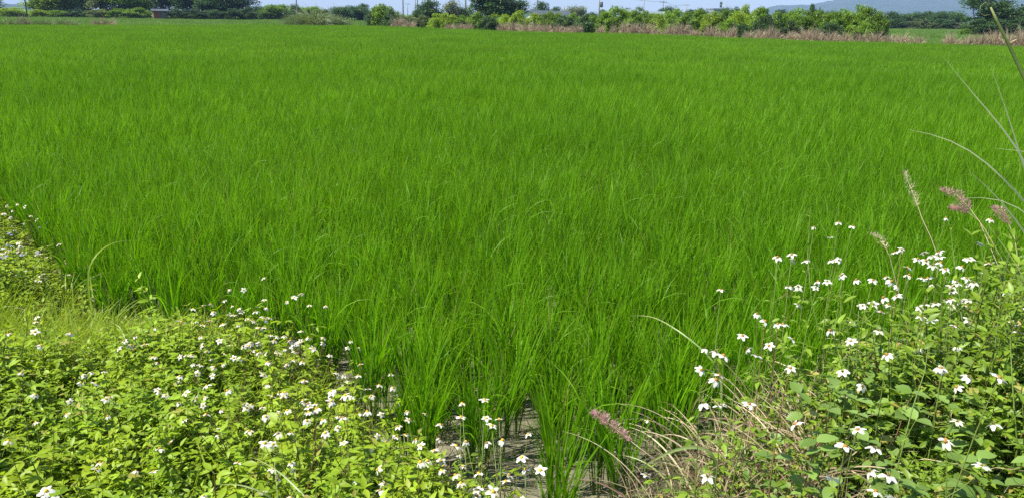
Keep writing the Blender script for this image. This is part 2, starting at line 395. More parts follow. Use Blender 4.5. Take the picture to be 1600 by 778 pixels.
def hill(name, prof, dist, depth, mat):
    """a ridge through the given skyline pixels at the given distance, sloping down towards us and behind"""
    prof = np.array(prof, float); X = np.linspace(prof[0, 0], prof[-1, 0], 260)
    Y = np.interp(X, prof[:, 0], prof[:, 1])
    top = np.array([at_d(x, y, dist) for x, y in zip(X, Y)])
    top[:, 2] = np.maximum(top[:, 2], 1.0)
    rows = []
    fr = np.concatenate([np.linspace(-1, 0, 26), np.linspace(0, 1, 10)[1:]])
    for r in fr:
        sh = np.cos(r * math.pi / 2) ** 1.4
        p = top.copy(); p[:, 1] += r * depth
        p[:, 0] *= p[:, 1] / dist
        rid = 0.13 * wob(np.column_stack([p[:, 0], p[:, 1] * .35]), 55) + 0.07 * wob(p[:, :2], 19)
        p[:, 2] = top[:, 2] * np.clip(sh * (1 + rid * (1 - abs(sh * 2 - 1)) + rid * .25 * (1 - sh)), 0, None) - 2 * (1 - sh)
        p[:, 2] += 5 * wob(p[:, :2], 8) * sh * (1 - sh ** 6)
        rows.append(p)
    R = np.stack(rows); nr, nc = len(fr), len(X)
    a, b = np.meshgrid(np.arange(nc - 1), np.arange(nr - 1)); qq = (b * nc + a).ravel()
    mb = MB(); mb.add(R.reshape(-1, 3), np.stack([qq, qq + 1, qq + nc + 1, qq + nc], 1))
    o = obj(name, mb.mesh(name, mat)); o['kind'] = 'structure'
    return o
HILLM = solid_mat('hill_forest', (0.022, 0.040, 0.022), (0.045, 0.065, 0.03), .018, .95, spec=.05, world=True)
hill('hills', [(1150, 36), (1192, 15), (1206, 11), (1218, 9), (1236, 9.5), (1250, 8.5), (1262, 9), (1280, 6), (1300, 2.5), (1312, -1), (1345, -6), (1400, -16), (1470, -22),
               (1560, -26), (1660, -24), (1800, -10), (1950, 10), (2100, 40)], 4200, 1500, HILLM)
hill('hills', [(-260, 12), (-160, 4), (-80, 6), (-10, 7.5), (8, 6.5), (20, 7.5), (60, 10), (140, 14)], 2600, 500, HILLM)

# ------------------------------------------------------------------ instanced "stuff"
def source_collection(name, meshes):
    c = bpy.data.collections.new(name)
    for i, me in enumerate(meshes):
        c.objects.link(bpy.data.objects.new('%s_%02d' % (name, i), me))
    return c
def stuff(name, label, coll, pos, rot, scl, idx):
    me = bpy.data.meshes.new(name)
    pos = np.asarray(pos, np.float32); n = len(pos)
    me.vertices.add(n); me.vertices.foreach_set('co', pos.ravel())
    for nm, ty, key, dat in (('rot', 'FLOAT_VECTOR', 'vector', rot), ('scl', 'FLOAT_VECTOR', 'vector', scl), ('idx', 'INT', 'value', idx)):
        a = me.attributes.new(nm, ty, 'POINT'); a.data.foreach_set(key, np.asarray(dat, np.int32 if ty == 'INT' else np.float32).ravel())
    me.update()
    o = obj(name, me); o['kind'] = 'stuff'; o['label'] = label
    ng = bpy.data.node_groups.new(name, 'GeometryNodeTree')
    ng.interface.new_socket('Geometry', in_out='INPUT', socket_type='NodeSocketGeometry')
    ng.interface.new_socket('Geometry', in_out='OUTPUT', socket_type='NodeSocketGeometry')
    N, L = ng.nodes, ng.links
    gi, go = N.new('NodeGroupInput'), N.new('NodeGroupOutput')
    ci = N.new('GeometryNodeCollectionInfo'); ci.inputs['Collection'].default_value = coll
    ci.inputs['Separate Children'].default_value = True; ci.inputs['Reset Children'].default_value = True
    ip = N.new('GeometryNodeInstanceOnPoints'); ip.inputs['Pick Instance'].default_value = True
    def named(nm, ty):
        a = N.new('GeometryNodeInputNamedAttribute'); a.data_type = ty; a.inputs['Name'].default_value = nm
        return next(s for s in a.outputs if s.enabled and s.name == 'Attribute')
    L.new(gi.outputs[0], ip.inputs['Points']); L.new(ci.outputs[0], ip.inputs['Instance'])
    L.new(named('idx', 'INT'), ip.inputs['Instance Index'])
    L.new(named('rot', 'FLOAT_VECTOR'), ip.inputs['Rotation']); L.new(named('scl', 'FLOAT_VECTOR'), ip.inputs['Scale'])
    L.new(ip.outputs[0], go.inputs[0])
    md = o.modifiers.new('scatter', 'NODES'); md.node_group = ng
    return o

# ------------------------------------------------------------------ rice
def rice_parts(til, lv, segs, spread=0.035, h=0.47, wmul=1.0):
    """one hill of rice: stalks (sheaths) fanning from the root and long arching blades"""
    st, bl = MB(), MB()
    taz = rng.uniform(0, 2 * math.pi, til); tr = spread * np.sqrt(rng.random(til))
    root = np.stack([tr * np.cos(taz), tr * np.sin(taz), np.full(til, -.01)], 1)
    tl = rng.uniform(.05, .22, til); hh = h * rng.uniform(.36, .52, til)
    blades(st, root, taz, hh, .0075 * wmul, tl * .8, .06, 2, twist=1.6, tip=.5)
    for k in range(lv):
        fr = rng.uniform(.45, 1.0, til)
        off = np.stack([np.sin(tl * .85) * np.cos(taz), np.sin(tl * .85) * np.sin(taz), np.cos(tl * .85)], 1) * (hh * fr)[:, None]
        az = taz + rng.normal(0, .9, til)
        L = h * rng.uniform(.5, .86, til)
        droop = np.where(rng.random(til) < .12, rng.uniform(.9, 1.7, til), rng.uniform(.05, .5, til))
        blades(bl, root + off, az, L, rng.uniform(.005, .0082, til) * wmul, tl + rng.uniform(.0, .18, til), droop, segs, twist=1.0, power=1.6)
    return st, bl
near_sets = [rice_parts(14, 4, 6) for _ in range(10)]
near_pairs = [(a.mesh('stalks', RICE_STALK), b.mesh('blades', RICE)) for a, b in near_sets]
def merged(a, b):
    c = MB()
    for src, mi in ((a, 1), (b, 0)):
        v = np.concatenate(src.v); at = np.concatenate(src.a)
        c.add(v, np.concatenate([f for f, _ in src.f]), at, mi)
    return c
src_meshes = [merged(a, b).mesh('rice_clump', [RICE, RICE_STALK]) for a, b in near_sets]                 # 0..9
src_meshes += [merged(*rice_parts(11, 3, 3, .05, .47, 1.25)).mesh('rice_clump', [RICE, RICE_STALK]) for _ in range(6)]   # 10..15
def rice_patch():
    mb = MB(); n = 26 * 26
    b = np.stack([rng.uniform(-.55, .55, n), rng.uniform(-.55, .55, n), rng.uniform(.05, .2, n)], 1)
    blades(mb, b, rng.uniform(0, 6.28, n), rng.uniform(.26, .42, n), rng.uniform(.010, .016, n), rng.uniform(.05, .3, n), rng.uniform(.1, .8, n), 2, twist=1.2)
    return mb.mesh('rice_patch', RICE)
src_meshes += [rice_patch() for _ in range(5)]                                                           # 16..20
rice_src = source_collection('rice_source', src_meshes)

def in_view(P, margin):
    v = np.column_stack([P, np.full(len(P), .3)]) - CPOS
    z = v @ fw
    x = (v @ rt) / np.maximum(z, .01) * FPX; y = (v @ up) / np.maximum(z, .01) * FPX
    mx = margin * FPX / np.maximum(z, .01)
    return (z > .2) & (abs(x) < 800 + mx) & (y > -389 - mx)
def grid(x0, x1, y0, y1, s, jit):
    X, Y = np.meshgrid(np.arange(x0, x1, s), np.arange(y0, y1, s))
    P = np.stack([X.ravel(), Y.ravel()], 1); return P + rng.normal(0, jit * s, P.shape)
NEAR, MID = 9.0, 24.0
P = grid(-24, 24, 1.6, MID + 1.5, .150, .22)
r = np.hypot(P[:, 0], P[:, 1]); sd = bank_sd(P)
keep = (sd < -.07) & (r < MID) & in_view(P, 2.0)
thin = sstep(-.55, -.08, sd) * (0.40 + .35 * wob(P, .35)) * np.where(P[:, 0] > -.2, 1, .25)     # ragged front rows, mud between
notch = (P[:, 0] > -.15) & (P[:, 0] < .8) & (P[:, 1] < 3.25)
keep &= rng.random(len(P)) > np.where(notch, np.maximum(thin, np.where(P[:, 1] < 2.75, .62, .42)), thin)
P = P[keep]; r = r[keep]
order = np.argsort(r); P = P[order]; r = r[order]
vis = in_view(P, -0.05)
ind = np.where(vis)[0][:300]
mask = np.zeros(len(P), bool); mask[ind] = True
pos, rot, scl, idx = [], [], [], []
def addpts(P, z, tilt, s, ix):
    n = len(P)
    pos.append(np.column_stack([P, z])); rot.append(np.stack([rng.normal(0, tilt, n), rng.normal(0, tilt, n), rng.uniform(0, 6.28, n)], 1)); scl.append(s); idx.append(ix)
Q = P[~mask]; rq = r[~mask]; n = len(Q)
hs = 1 + .10 * wob(Q, .9)
s = rng.uniform(.88, 1.12, n)
addpts(Q, ground_z(Q), .05, np.stack([s, s, s * hs], 1), np.where(rq < NEAR, rng.integers(0, 10, n), rng.integers(10, 16, n)))
F = grid(-62, 58, 8, 98, 1.0, .06)
r2 = np.hypot(F[:, 0], F[:, 1])
F = F[(r2 > MID - .3) & inside(F, FIELD) & in_view(F, 4.0)]
n = len(F); s = rng.uniform(.95, 1.08, n)
addpts(F, np.zeros(n), .015, np.stack([s, s, s * (1 + .08 * wob(F, 3.0))], 1), rng.integers(16, 21, n))
rice = stuff('rice_field', 'dense sheet of green rice filling the paddy out to the far dyke', rice_src, np.concatenate(pos), np.concatenate(rot), np.concatenate(scl), np.concatenate(idx))
rice['category'] = 'rice'
for k, i in enumerate(ind):
    x, y = P[i]
    sdv = bank_sd(P[i:i + 1])[0]
    st, bl = near_pairs[k % 10]
    if 0 < x < .8 and y < 3.1: lab, grp = 'separate upright rice clump rooted in bare grey mud between the two weedy banks', 'rice clumps standing in the bare mud corner'
    elif sdv > -.45: lab, grp = 'rice clump in the first row along the flowering bank', 'rice clumps of the first row along the bank'
    else: lab, grp = 'rice clump in the thick green front rows of the paddy', 'rice clumps in the front rows of the paddy'
    t = thing('rice_clump', lab, 'rice', (x, y, float(ground_z(P[i:i + 1])[0])), rng.uniform(0, 6.28), float(rng.uniform(.88, 1.1)), grp)
    t.rotation_euler[0] = rng.normal(0, .05); t.rotation_euler[1] = rng.normal(0, .05)
    obj('stalks', st, t); obj('blades', bl, t)

# ------------------------------------------------------------------ low growth on the banks (stuff)
def sprig(tpl, n_nodes, h, leaf, mat, lean=.25):
    mb = MB()
    k = rng.integers(2, 4)
    for s in range(k):
        az = rng.uniform(0, 6.28); ln = rng.uniform(.05, lean + .2)
        hh = h * rng.uniform(.7, 1.1)
        tip = np.array([math.sin(ln) * math.cos(az), math.sin(ln) * math.sin(az), math.cos(ln)]) * hh
        tube(mb, [(0, 0, -.02), tip * .5 + np.array([0, 0, .01]), tip], [.0022, .0018, .001], 3, 1, rng.random(), False)
        for j in range(n_nodes):
            f = .3 + .7 * (j + 1) / n_nodes
            a0 = rng.uniform(0, 6.28) if j % 2 == 0 else a0 + math.pi / 2
            for sgn in (0, math.pi):
                a = a0 + sgn + rng.normal(0, .3)
                L = leaf * rng.uniform(.7, 1.15) * (1.1 - .45 * f)
                scatter(mb, tpl, [tip * f], a, rng.uniform(-.1, .55) + (.3 if j == n_nodes - 1 else 0), rng.normal(0, .3), L)
                if leaf > .035 and j < n_nodes - 1:
                    scatter(mb, tpl, [tip * f + .3 * L * np.array([math.cos(a), math.sin(a), .1])] * 2, [a + .9, a - .9], rng.uniform(-.1, .4, 2), rng.normal(0, .3, 2), L * .7)
    return mb
def grass_tuft(n, h, w, mat, curl=.9):
    mb = MB()
    b = np.stack([rng.normal(0, .022, n), rng.normal(0, .022, n), np.full(n, -.015)], 1)
    blades(mb, b, rng.uniform(0, 6.28, n), rng.uniform(.45, 1.05, n) * h, rng.uniform(.6, 1.2, n) * w, rng.uniform(.05, .6, n), rng.uniform(.2, 1.4, n) * curl, 4, twist=1.0)
    return mb.mesh('tuft', mat)
weed_src = source_collection('weed_source', [sprig(LEAF, 5, rng.uniform(.22, .32), .054, WEED).mesh('sprig', [WEED, STEM]) for _ in range(8)]
                             + [sprig(LEAF, 5, rng.uniform(.25, .42), .052, WEED_R).mesh('sprig', [WEED_R, STEM]) for _ in range(8)]
                             + [sprig(LEAF_BROAD, 4, rng.uniform(.18, .3), .05, BROAD).mesh('sprig', [BROAD, STEM]) for _ in range(4)])
grass_src = source_collection('grass_source', [grass_tuft(18, .27, .0062, GRASS, 1.2) for _ in range(6)] + [grass_tuft(12, .34, .005, TALL) for _ in range(4)] + [grass_tuft(8, .42, .0045, STRAW, 1.4) for _ in range(4)])
def grassy(P):                      # the grassy part of the bank, between the two flowering parts
    return sstep(1.0, .35, np.hypot((P[:, 0] + 2.2) / 1.35, (P[:, 1] - 3.42) / .74))
B = grid(-6.5, 7.5, .3, 9.5, .047, .35)
sd = bank_sd(B); left = B[:, 0] < .2
B = B[(sd > -.10) & in_view(B, 1.0) & (np.hypot(B[:, 0], B[:, 1]) > .85)]
sd = bank_sd(B); left = B[:, 0] < .2
g = grassy(B)
n = len(B); u = rng.random(n)
lump = wob(B, .2)
dens = np.where(left, .60 + .45 * lump, (.50 + .4 * lump) * (.28 + .72 * sstep(.9, 1.6, B[:, 0]))) * sstep(-.14, .1, sd)
w = (u < dens * (1 - .97 * g)) & (np.hypot(B[:, 0], B[:, 1]) < 8)
Wp = B[w]; n = len(Wp)
hsc = (.92 + .34 * wob(Wp, .22)) * (.6 + .5 * sstep(-.12, .3, sd[w])) * np.where(Wp[:, 0] < .2, 1.0, .95 + .75 * sstep(1.9, 2.8, Wp[:, 1]) * sstep(.9, 1.7, Wp[:, 0]))
hsc = np.clip(hsc, .35, 2.0)
ix = np.where(Wp[:, 0] < .2, rng.integers(0, 8, n), np.where(rng.random(n) < .22, rng.integers(16, 20, n), rng.integers(8, 16, n)))
tiltdir = rng.normal(0, .16, (n, 2))
stuff('bank_weeds', 'tangle of small leafy green weeds carpeting the banks', weed_src, np.column_stack([Wp, ground_z(Wp)]),
      np.column_stack([tiltdir, rng.uniform(0, 6.28, n)]), np.stack([hsc * .5 + .5, hsc * .5 + .5, hsc], 1), ix)['category'] = 'weeds'
gr = rng.random(len(B)) < np.where(left, .13 + .9 * g, .22 + .14 * wob(B, .3) + .22 * sstep(1.6, 1.1, B[:, 0])) * sstep(-.2, .05, sd)
Gp = B[gr]; n = len(Gp); gl = grassy(Gp) > .2; lf = Gp[:, 0] < .2
ix = np.where(lf | gl, rng.integers(0, 6, n), np.where(rng.random(n) < np.where(Gp[:, 0] < 1.3, .35, .7), rng.integers(6, 10, n), rng.integers(10, 14, n)))
s = rng.uniform(.7, 1.25, n)
stuff('bank_grass', 'fine yellow-green and dry grass growing among the weeds on the banks', grass_src, np.column_stack([Gp, ground_z(Gp)]),
      np.column_stack([rng.normal(0, .12, (n, 2)), rng.uniform(0, 6.28, n)]), np.stack([s, s, s], 1), ix)['category'] = 'grass'

# sprouts and dead leaves on the open mud
Sp = grid(-.7, 1.4, 1.7, 3.9, .045, .45)
sd = bank_sd(Sp)
Sp = Sp[(sd < .0) & (sd > -.75) & (rng.random(len(Sp)) < .36 + .28 * wob(Sp, .12))]
n = len(Sp); s = rng.uniform(.14, .42, n)
stuff('mud_sprouts', 'short sprouts and dead grass bits scattered on the bare mud', grass_src, np.column_stack([Sp, ground_z(Sp)]),
      np.column_stack([rng.normal(0, .35, (n, 2)), rng.uniform(0, 6.28, n)]), np.stack([s * 1.2, s * 1.2, s * .8], 1), np.where(rng.random(n) < .55, rng.integers(6, 10, n), rng.integers(10, 14, n)))['category'] = 'sprouts'

# ------------------------------------------------------------------ flowering weeds
def flower_mesh(petals=5, drop=0.0, r=.0165):
    mb = MB()
    a = np.arange(petals) * 2 * math.pi / petals + rng.normal(0, .12, petals)
    scatter(mb, PETAL, np.stack([.0035 * np.cos(a), .0035 * np.sin(a), np.full(petals, .002)], 1), a, rng.normal(.05 - drop, .12, petals), rng.normal(0, .15, petals), r * rng.uniform(.9, 1.1, petals), 0)
    disc(mb, 1)
    return mb
def disc(mb, m):
    rows = []
    for k, (rr, z) in enumerate([(.0022, -.006), (.0038, -.002), (.0052, .002), (.0046, .0052), (.002, .0068)]):
        ang = np.arange(7) * 2 * math.pi / 7
        rows.append(np.stack([rr * np.cos(ang), rr * np.sin(ang), np.full(7, z)], 1))
    V = np.concatenate(rows); F = []
    for i in range(4):
        for j in range(7): F.append((i * 7 + j, i * 7 + (j + 1) % 7, (i + 1) * 7 + (j + 1) % 7, (i + 1) * 7 + j))
    mb.add(V, F, np.stack([np.linspace(0, 1, len(V)), np.full(len(V), rng.random())], 1), m)
    mb.f.append((np.arange(28, 35)[None] + mb.n - 35, m))
def burr_mesh():
    mb = MB(); n = 18
    a = rng.uniform(0, 6.28, n)
    blades(mb, np.zeros((n, 3)), a, rng.uniform(.007, .012, n), .0022, rng.uniform(.1, 1.0, n), .2, 2)
    return mb
FLOWERS = [flower_mesh(5 + (i % 3 == 2), [0, .25, .55, .1, .4, .7][i % 6]).mesh('flower', [PETAL_M, DISC_M]) for i in range(9)]
_d = MB(); disc(_d, 0); DISC = _d.mesh('flower', DISC_M)
BURRS = [burr_mesh().mesh('seed_head', BURR) for _ in range(3)]
_p = []
for i in range(4):
    mb = MB(); scatter(mb, PETAL, [(.0035, 0, .002)], 0, 0, rng.normal(0, .1), .0175 * rng.uniform(.92, 1.08)); _p.append(mb.mesh('petal', PETAL_M))
def leaf_obj_mesh(tpl, L, mat, rnd):
    mb = MB(); scatter(mb, tpl, [(0, 0, 0)], 0, 0, 0, L, rnd=np.array([rnd])); return mb.mesh('leaf', mat)
SHADES = [.015, .15, .28, .42, .55, .69, .82, .95, .0245]      # the last one is a yellowed leaf
LEAF_MESHES = [leaf_obj_mesh(LEAF, .046 + .002 * i, WEED_R, q) for i, q in enumerate(SHADES)]
BROAD_MESHES = [leaf_obj_mesh(LEAF_BROAD, .056 + .0025 * i, BROAD, q) for i, q in enumerate(SHADES)]
def pick_leaf(ms): return ms[8] if rng.random() < .035 else ms[int(rng.integers(8))]

def count_words(kinds):             # 'three white flowers and one seed head'
    num = ['no', 'one', 'two', 'three', 'four', 'five', 'six', 'seven']
    f, q = kinds.count('flower'), kinds.count('seed_head')
    a = '%s white flower%s' % (num[f], '' if f == 1 else 's'); b = '%s seed head%s' % (num[q], '' if q == 1 else 's')
    return a if not q else b if not f else a + ' and ' + b
def bezier(a, b, c, n=7):
    t = np.linspace(0, 1, n)[:, None]
    return (1 - t) ** 2 * a + 2 * t * (1 - t) * b + t * t * c
def add_flower(t, p, k, kind='flower', petals=False, tilt=.35, size=1.0):
    if kind == 'seed_head': o = obj('seed_head', BURRS[k % 3], t)
    elif petals: o = obj('flower', DISC, t)
    else: o = obj('flower', FLOWERS[k % 9], t)
    o.location = p
    o.rotation_euler = (random.gauss(0, tilt) + .15, random.gauss(0, tilt), random.uniform(0, 6.28))
    sc = size * random.uniform(.85, 1.12); o.scale = (sc,) * 3
    if petals:
        n = random.choice((5, 5, 5, 6)); dr = random.choice((.0, .15, .4, .6))
        for i in range(n):
            q = obj('petal', _p[i % 4], o)
            q.rotation_euler = (random.gauss(0, .12), dr + random.gauss(0, .12), i * 2 * math.pi / n + random.gauss(0, .08))
    return o
def weed_template(h, nfl, leafsize, mat, tpl, nodes=6):
    """stems + leaves of one branching flowering weed; returns meshes and the spots of its flower heads"""
    st, lv, heads = MB(), MB(), []
    nb = max(1, nfl)
    main_az = rng.uniform(0, 6.28); ln = rng.uniform(.05, .3)
    tip = np.array([math.sin(ln) * math.cos(main_az), math.sin(ln) * math.sin(main_az), math.cos(ln)]) * h * .8
    path = bezier(np.zeros(3) - [0, 0, .03], tip * .5 + rng.normal(0, .02, 3), tip)
    tube(st, path, np.linspace(.0028, .0016, 7), 4, 0, rng.random(), False)
    for b in range(nb):
        f = rng.uniform(.55, 1.0); o = path[int(f * 6)]
        a = rng.uniform(0, 6.28); up_ = h * rng.uniform(.9, 1.12) - o[2]
        e = o + np.array([math.cos(a) * .07, math.sin(a) * .07, 0]) * rng.uniform(.4, 1.6) + np.array([0, 0, max(up_, .03)])
        br = bezier(o, o + (e - o) * .5 + np.array([math.cos(a), math.sin(a), 0]) * .025, e, 5)
        tube(st, br, np.linspace(.0016, .0009, 5), 3, 0, rng.random(), False)
        heads.append(e)
    a0 = rng.uniform(0, 6.28)
    for j in range(nodes):
        f = .2 + .8 * (j + .5) / nodes; o = path[min(6, int(f * 6.99))]
        a0 += math.pi / 2
        for sg in (0, math.pi):
            a = a0 + sg + rng.normal(0, .25); L = leafsize * rng.uniform(.8, 1.2) * (1.15 - .4 * f)
            pet = o + .35 * L * np.array([math.cos(a), math.sin(a), .25])
            tube(st, [o, pet], [.001, .0008], 3, 0, rng.random(), False)
            scatter(lv, tpl, [pet] * 3, [a, a + .95, a - .95], rng.uniform(-.25, .35, 3), rng.normal(0, .25, 3), [L, L * .72, L * .72], rnd=np.full(3, rng.random()))
    return st.mesh('stem', STEM), lv.mesh('leaves', mat), heads
LT = [weed_template(rng.uniform(.27, .40), n, .054, WEED, LEAF, 7) for n in (1, 2, 3, 3, 4, 4, 5, 5, 0, 0)]
# --- the sprawling colony on the bank with the yellow-green grass
C = grid(-5.5, .35, .95, 7.6, .135, .35)
sd = bank_sd(C)
C = C[(sd > -.05) & in_view(C, .5) & (grassy(C) < .55)]
C = C[np.argsort(np.hypot(C[:, 0], C[:, 1]))][:285]
sdC = bank_sd(C)
kf = 0
for (x, y), sdv in zip(C, sdC):
    edge = sdv < .62
    far = y > 4.1
    k = int(rng.integers(3, 8)) if edge or far else int(rng.choice([0, 0, 1, 8, 8, 9, 9, 8, 9]))
    st, lv, heads = LT[k]
    kinds = ['seed_head' if rng.random() < (.5 if far else .22) else 'flower' for _ in heads]
    word = count_words(kinds)
    if not heads: lab, grp = 'leafy weed without open flowers among the white-flowered weeds of the bank', 'leafy weeds between the flowering weeds'
    elif far: lab, grp = 'weed with %s beyond the yellow-green grass patch' % word, 'flowering weeds beyond the grass patch'
    elif edge: lab, grp = 'low weed with %s along the bank edge' % word, 'flowering weeds along the bank edge'
    else: lab, grp = 'low weed with %s in the leafy bank middle' % word, 'flowering weeds in the middle of the bank'
    t = thing('flowering_weed', lab, 'weed', (x, y, float(ground_z(np.array([[x, y]]))[0])), rng.uniform(0, 6.28), float(rng.uniform(.82, 1.15)), grp)
    t.rotation_euler[0] = rng.normal(0, .1); t.rotation_euler[1] = rng.normal(0, .1)
    obj('stem', st, t); obj('leaves', lv, t)
    for h, kd in zip(heads, kinds):
        kf += 1
        add_flower(t, h, kf, kd, size=.78)

# --- tall ones placed head by head (pixel of the head, height of the head)
def bank_root(p, back=.0):
    q = np.array([p[0], p[1]]) * 1.0
    for _ in range(40):
        if bank_sd(q[None])[0] > .03: break
        q = q * .975
    return q
def tall_weed(px, py, z, label, group, leafy=5, petals=True, extra=1):
    head = at_z(px, py, z)
    q = bank_root(head * .96 + rng.normal(0, .03, 3))
    root = np.array([q[0], q[1], float(ground_z(q[None])[0])])
    t = thing('flowering_weed', label, 'weed', root, 0, 1.0, group)
    hd = head - root
    st = MB(); path = bezier(np.array([0, 0, -.02]), np.array([hd[0] * .25, hd[1] * .25, hd[2] * .6]) + rng.normal(0, .02, 3), hd, 9)
    tube(st, path, np.linspace(.0026, .0012, 9), 4, 0, rng.random(), False)
    kinds = ['seed_head' if rng.random() < .82 else 'flower' for _ in range(extra)]
    t['label'] = label.replace('#', count_words(['flower'] + kinds))
    add_flower(t, hd, int(rng.integers(9)), petals=petals, tilt=.28)
    for e in range(extra):
        o = path[int(rng.integers(5, 8))]; a = rng.uniform(0, 6.28)
        p = o + np.array([math.cos(a) * .06, math.sin(a) * .06, rng.uniform(.03, .10)])
        tube(st, bezier(o, (o + p) / 2 + np.array([math.cos(a) * .02, math.sin(a) * .02, 0]), p, 4), [.0012, .0011, .001, .0009], 3, 0, rng.random(), False)
        add_flower(t, p, e, kinds[e], petals=petals)
    a0 = rng.uniform(0, 6.28)
    for j in range(leafy):
        f = .25 + .66 * j / max(1, leafy); o = path[int(f * 8)]; a0 += math.pi / 2
        for sg in (0, math.pi):
            a = a0 + sg + rng.normal(0, .25); sz = rng.uniform(.75, 1.15) * (1.2 - .75 * f)
            pet = o + .03 * sz * np.array([math.cos(a), math.sin(a), .3])
            tube(st, [o, pet], [.001, .0008], 3, 0, .5, False)
            for da, s2 in ((0, 1.0), (.95, .72), (-.95, .72)) if f < .7 else ((0, .9),):
                lf = obj('leaf', pick_leaf(LEAF_MESHES), t)
                lf.location = pet; lf.rotation_euler = (rng.normal(0, .25), -rng.uniform(-.35, .3), a + da); lf.scale = (sz * s2,) * 3
    obj('stem', st.mesh('stem', STEM), t)
    return t
RIGHT = [(1272, 355), (1310, 348), (1332, 354), (1215, 402), (1237, 398), (1278, 440), (1183, 490), (1195, 502), (1215, 506), (1160, 525), (1130, 556),
         (1095, 578), (1478, 341), (1548, 343), (1408, 390), (1467, 395), (1470, 411), (1512, 405), (1545, 412), (1503, 417), (1420, 430), (1418, 418), (1477, 421),
         (1450, 435), (1510, 435), (1385, 433), (1364, 438), (1338, 437), (1315, 430), (1487, 448), (1485, 467), (1492, 510), (1375, 487), (1440, 495), (1330, 533),
         (1386, 554), (1470, 575), (1560, 590), (1478, 690), (1340, 672), (1320, 698), (1368, 768), (1170, 632), (1235, 575), (1575, 455), (1590, 520)]
for x, y in RIGHT:
    p = at_z(x, y, .78)
    if y > 640: lab, grp = 'daisy-like weed with # above the broad leaves', 'large flowered weeds above the broad leaves'
    elif x < 1260: lab, grp = 'weed with # at the dry grass bank tip', 'flowering weeds at the tip of the dry grass bank'
    else: lab, grp = 'tall thin weed with # near the reed blades', 'tall flowering weeds near the reed blades'
    tall_weed(x, y, .78 + rng.normal(0, .05), lab, grp, leafy=7, extra=int(rng.integers(1, 4)))
tall_weed(1126, 453, .66, 'single white-flowered weed leaning out alone over the rice', None, leafy=3, extra=1)
NOTCH = [(722, 630), (757, 625), (780, 655), (720, 652), (728, 690), (712, 697), (785, 688), (768, 665), (822, 733), (815, 715), (720, 755), (748, 740), (790, 752),
         (745, 775), (770, 768), (690, 735), (668, 720)]
for x, y in NOTCH:
    tall_weed(x, y, .46 + rng.normal(0, .03), 'slender weed with # beside the bare mud', 'slender flowering weeds at the mud corner', leafy=4, petals=False, extra=1)
for x, y in [(1012, 657), (1010, 742)]:
    tall_weed(x, y, .30, 'small white-flowered weed at the foot of the bank next to the dry grass', 'small flowering weeds at the foot of the bank', leafy=2, petals=False, extra=0)

# --- broad-leaved weeds under the tall ones
for k, (x, y) in enumerate([(1250, 700), (1290, 640), (1340, 610), (1385, 640), (1410, 690), (1455, 650), (1480, 620), (1530, 640), (1560, 690), (1590, 640), (1440, 740),
                            (1500, 725), (1560, 760), (1380, 740), (1300, 755), (1520, 580), (1420, 600), (1590, 575), (1470, 540), (1560, 530), (1350, 570), (1610, 720), (1640, 660), (1460, 780), (1530, 800)]):
    p = at_z(x, y, .58); q = bank_root(p)
    t = thing('broad_leaved_weed', 'broad-leaved pale green weed in the tangle below the tall white flowers', 'weed', (q[0], q[1], float(ground_z(q[None])[0])), rng.uniform(0, 6.28), 1.0, 'broad-leaved weeds below the white flowers')
    st = MB(); h = float(rng.uniform(.34, .46))
    for s_ in range(3):
        a = rng.uniform(0, 6.28); e = np.array([math.cos(a) * .09, math.sin(a) * .09, h * rng.uniform(.8, 1.05)])
        path = bezier(np.array([0, 0, -.02]), e * .5 + np.array([0, 0, .04]), e, 6)
        tube(st, path, np.linspace(.0026, .0014, 6), 4, 0, rng.random(), False)
        for j in range(4):
            o = path[min(5, 2 + j)]; aa = a + j * 1.9 + rng.normal(0, .3)
            for sg in (0, math.pi):
                lf = obj('leaf', pick_leaf(BROAD_MESHES), t)
                lf.location = o; lf.rotation_euler = (rng.normal(0, .25), -rng.uniform(-.25, .4), aa + sg); sc = rng.uniform(.65, 1.0); lf.scale = (sc,) * 3
    obj('stem', st.mesh('stem', STEM), t)

# --- lilac tufted weeds beside the grass
for k, (x, y) in enumerate([(12, 370), (18, 385), (62, 398), (30, 400), (5, 402), (-20, 380)]):
    head = at_z(x, y, .52); q = bank_root(head)
    root = np.array([q[0], q[1], float(ground_z(q[None])[0])])
    t = thing('floss_flower', 'weed with fluffy pale lilac flower tufts at the edge of yellow-green grass', 'weed', root, 0, 1, 'lilac tufted weeds by the grass')
    st, hd = MB(), head - root
    tube(st, bezier(np.array([0, 0, -.02]), hd * [.3, .3, .6], hd, 6), np.linspace(.0028, .0016, 6), 4, 0, .3, False)
    lv = MB(); n = 10
    scatter(lv, LEAF_BROAD, np.stack([hd * f for f in np.linspace(.3, .9, n)]), rng.uniform(0, 6.28, n), rng.uniform(-.1, .4, n), rng.normal(0, .2, n), .04)
    obj('stem', st.mesh('stem', STEM), t); obj('leaves', lv.mesh('leaves', WEED), t)
    for j in range(2):
        tf = MB(); n = 40; a = rng.uniform(0, 6.28, n)
        blades(tf, np.zeros((n, 3)), a, rng.uniform(.008, .016, n), .0022, rng.uniform(0, 1.4, n), .2, 2)
        o = obj('flower_tuft', tf.mesh('flower_tuft', FLOSS), t); o.location = hd + rng.normal(0, .016, 3) * [1, 1, .3]

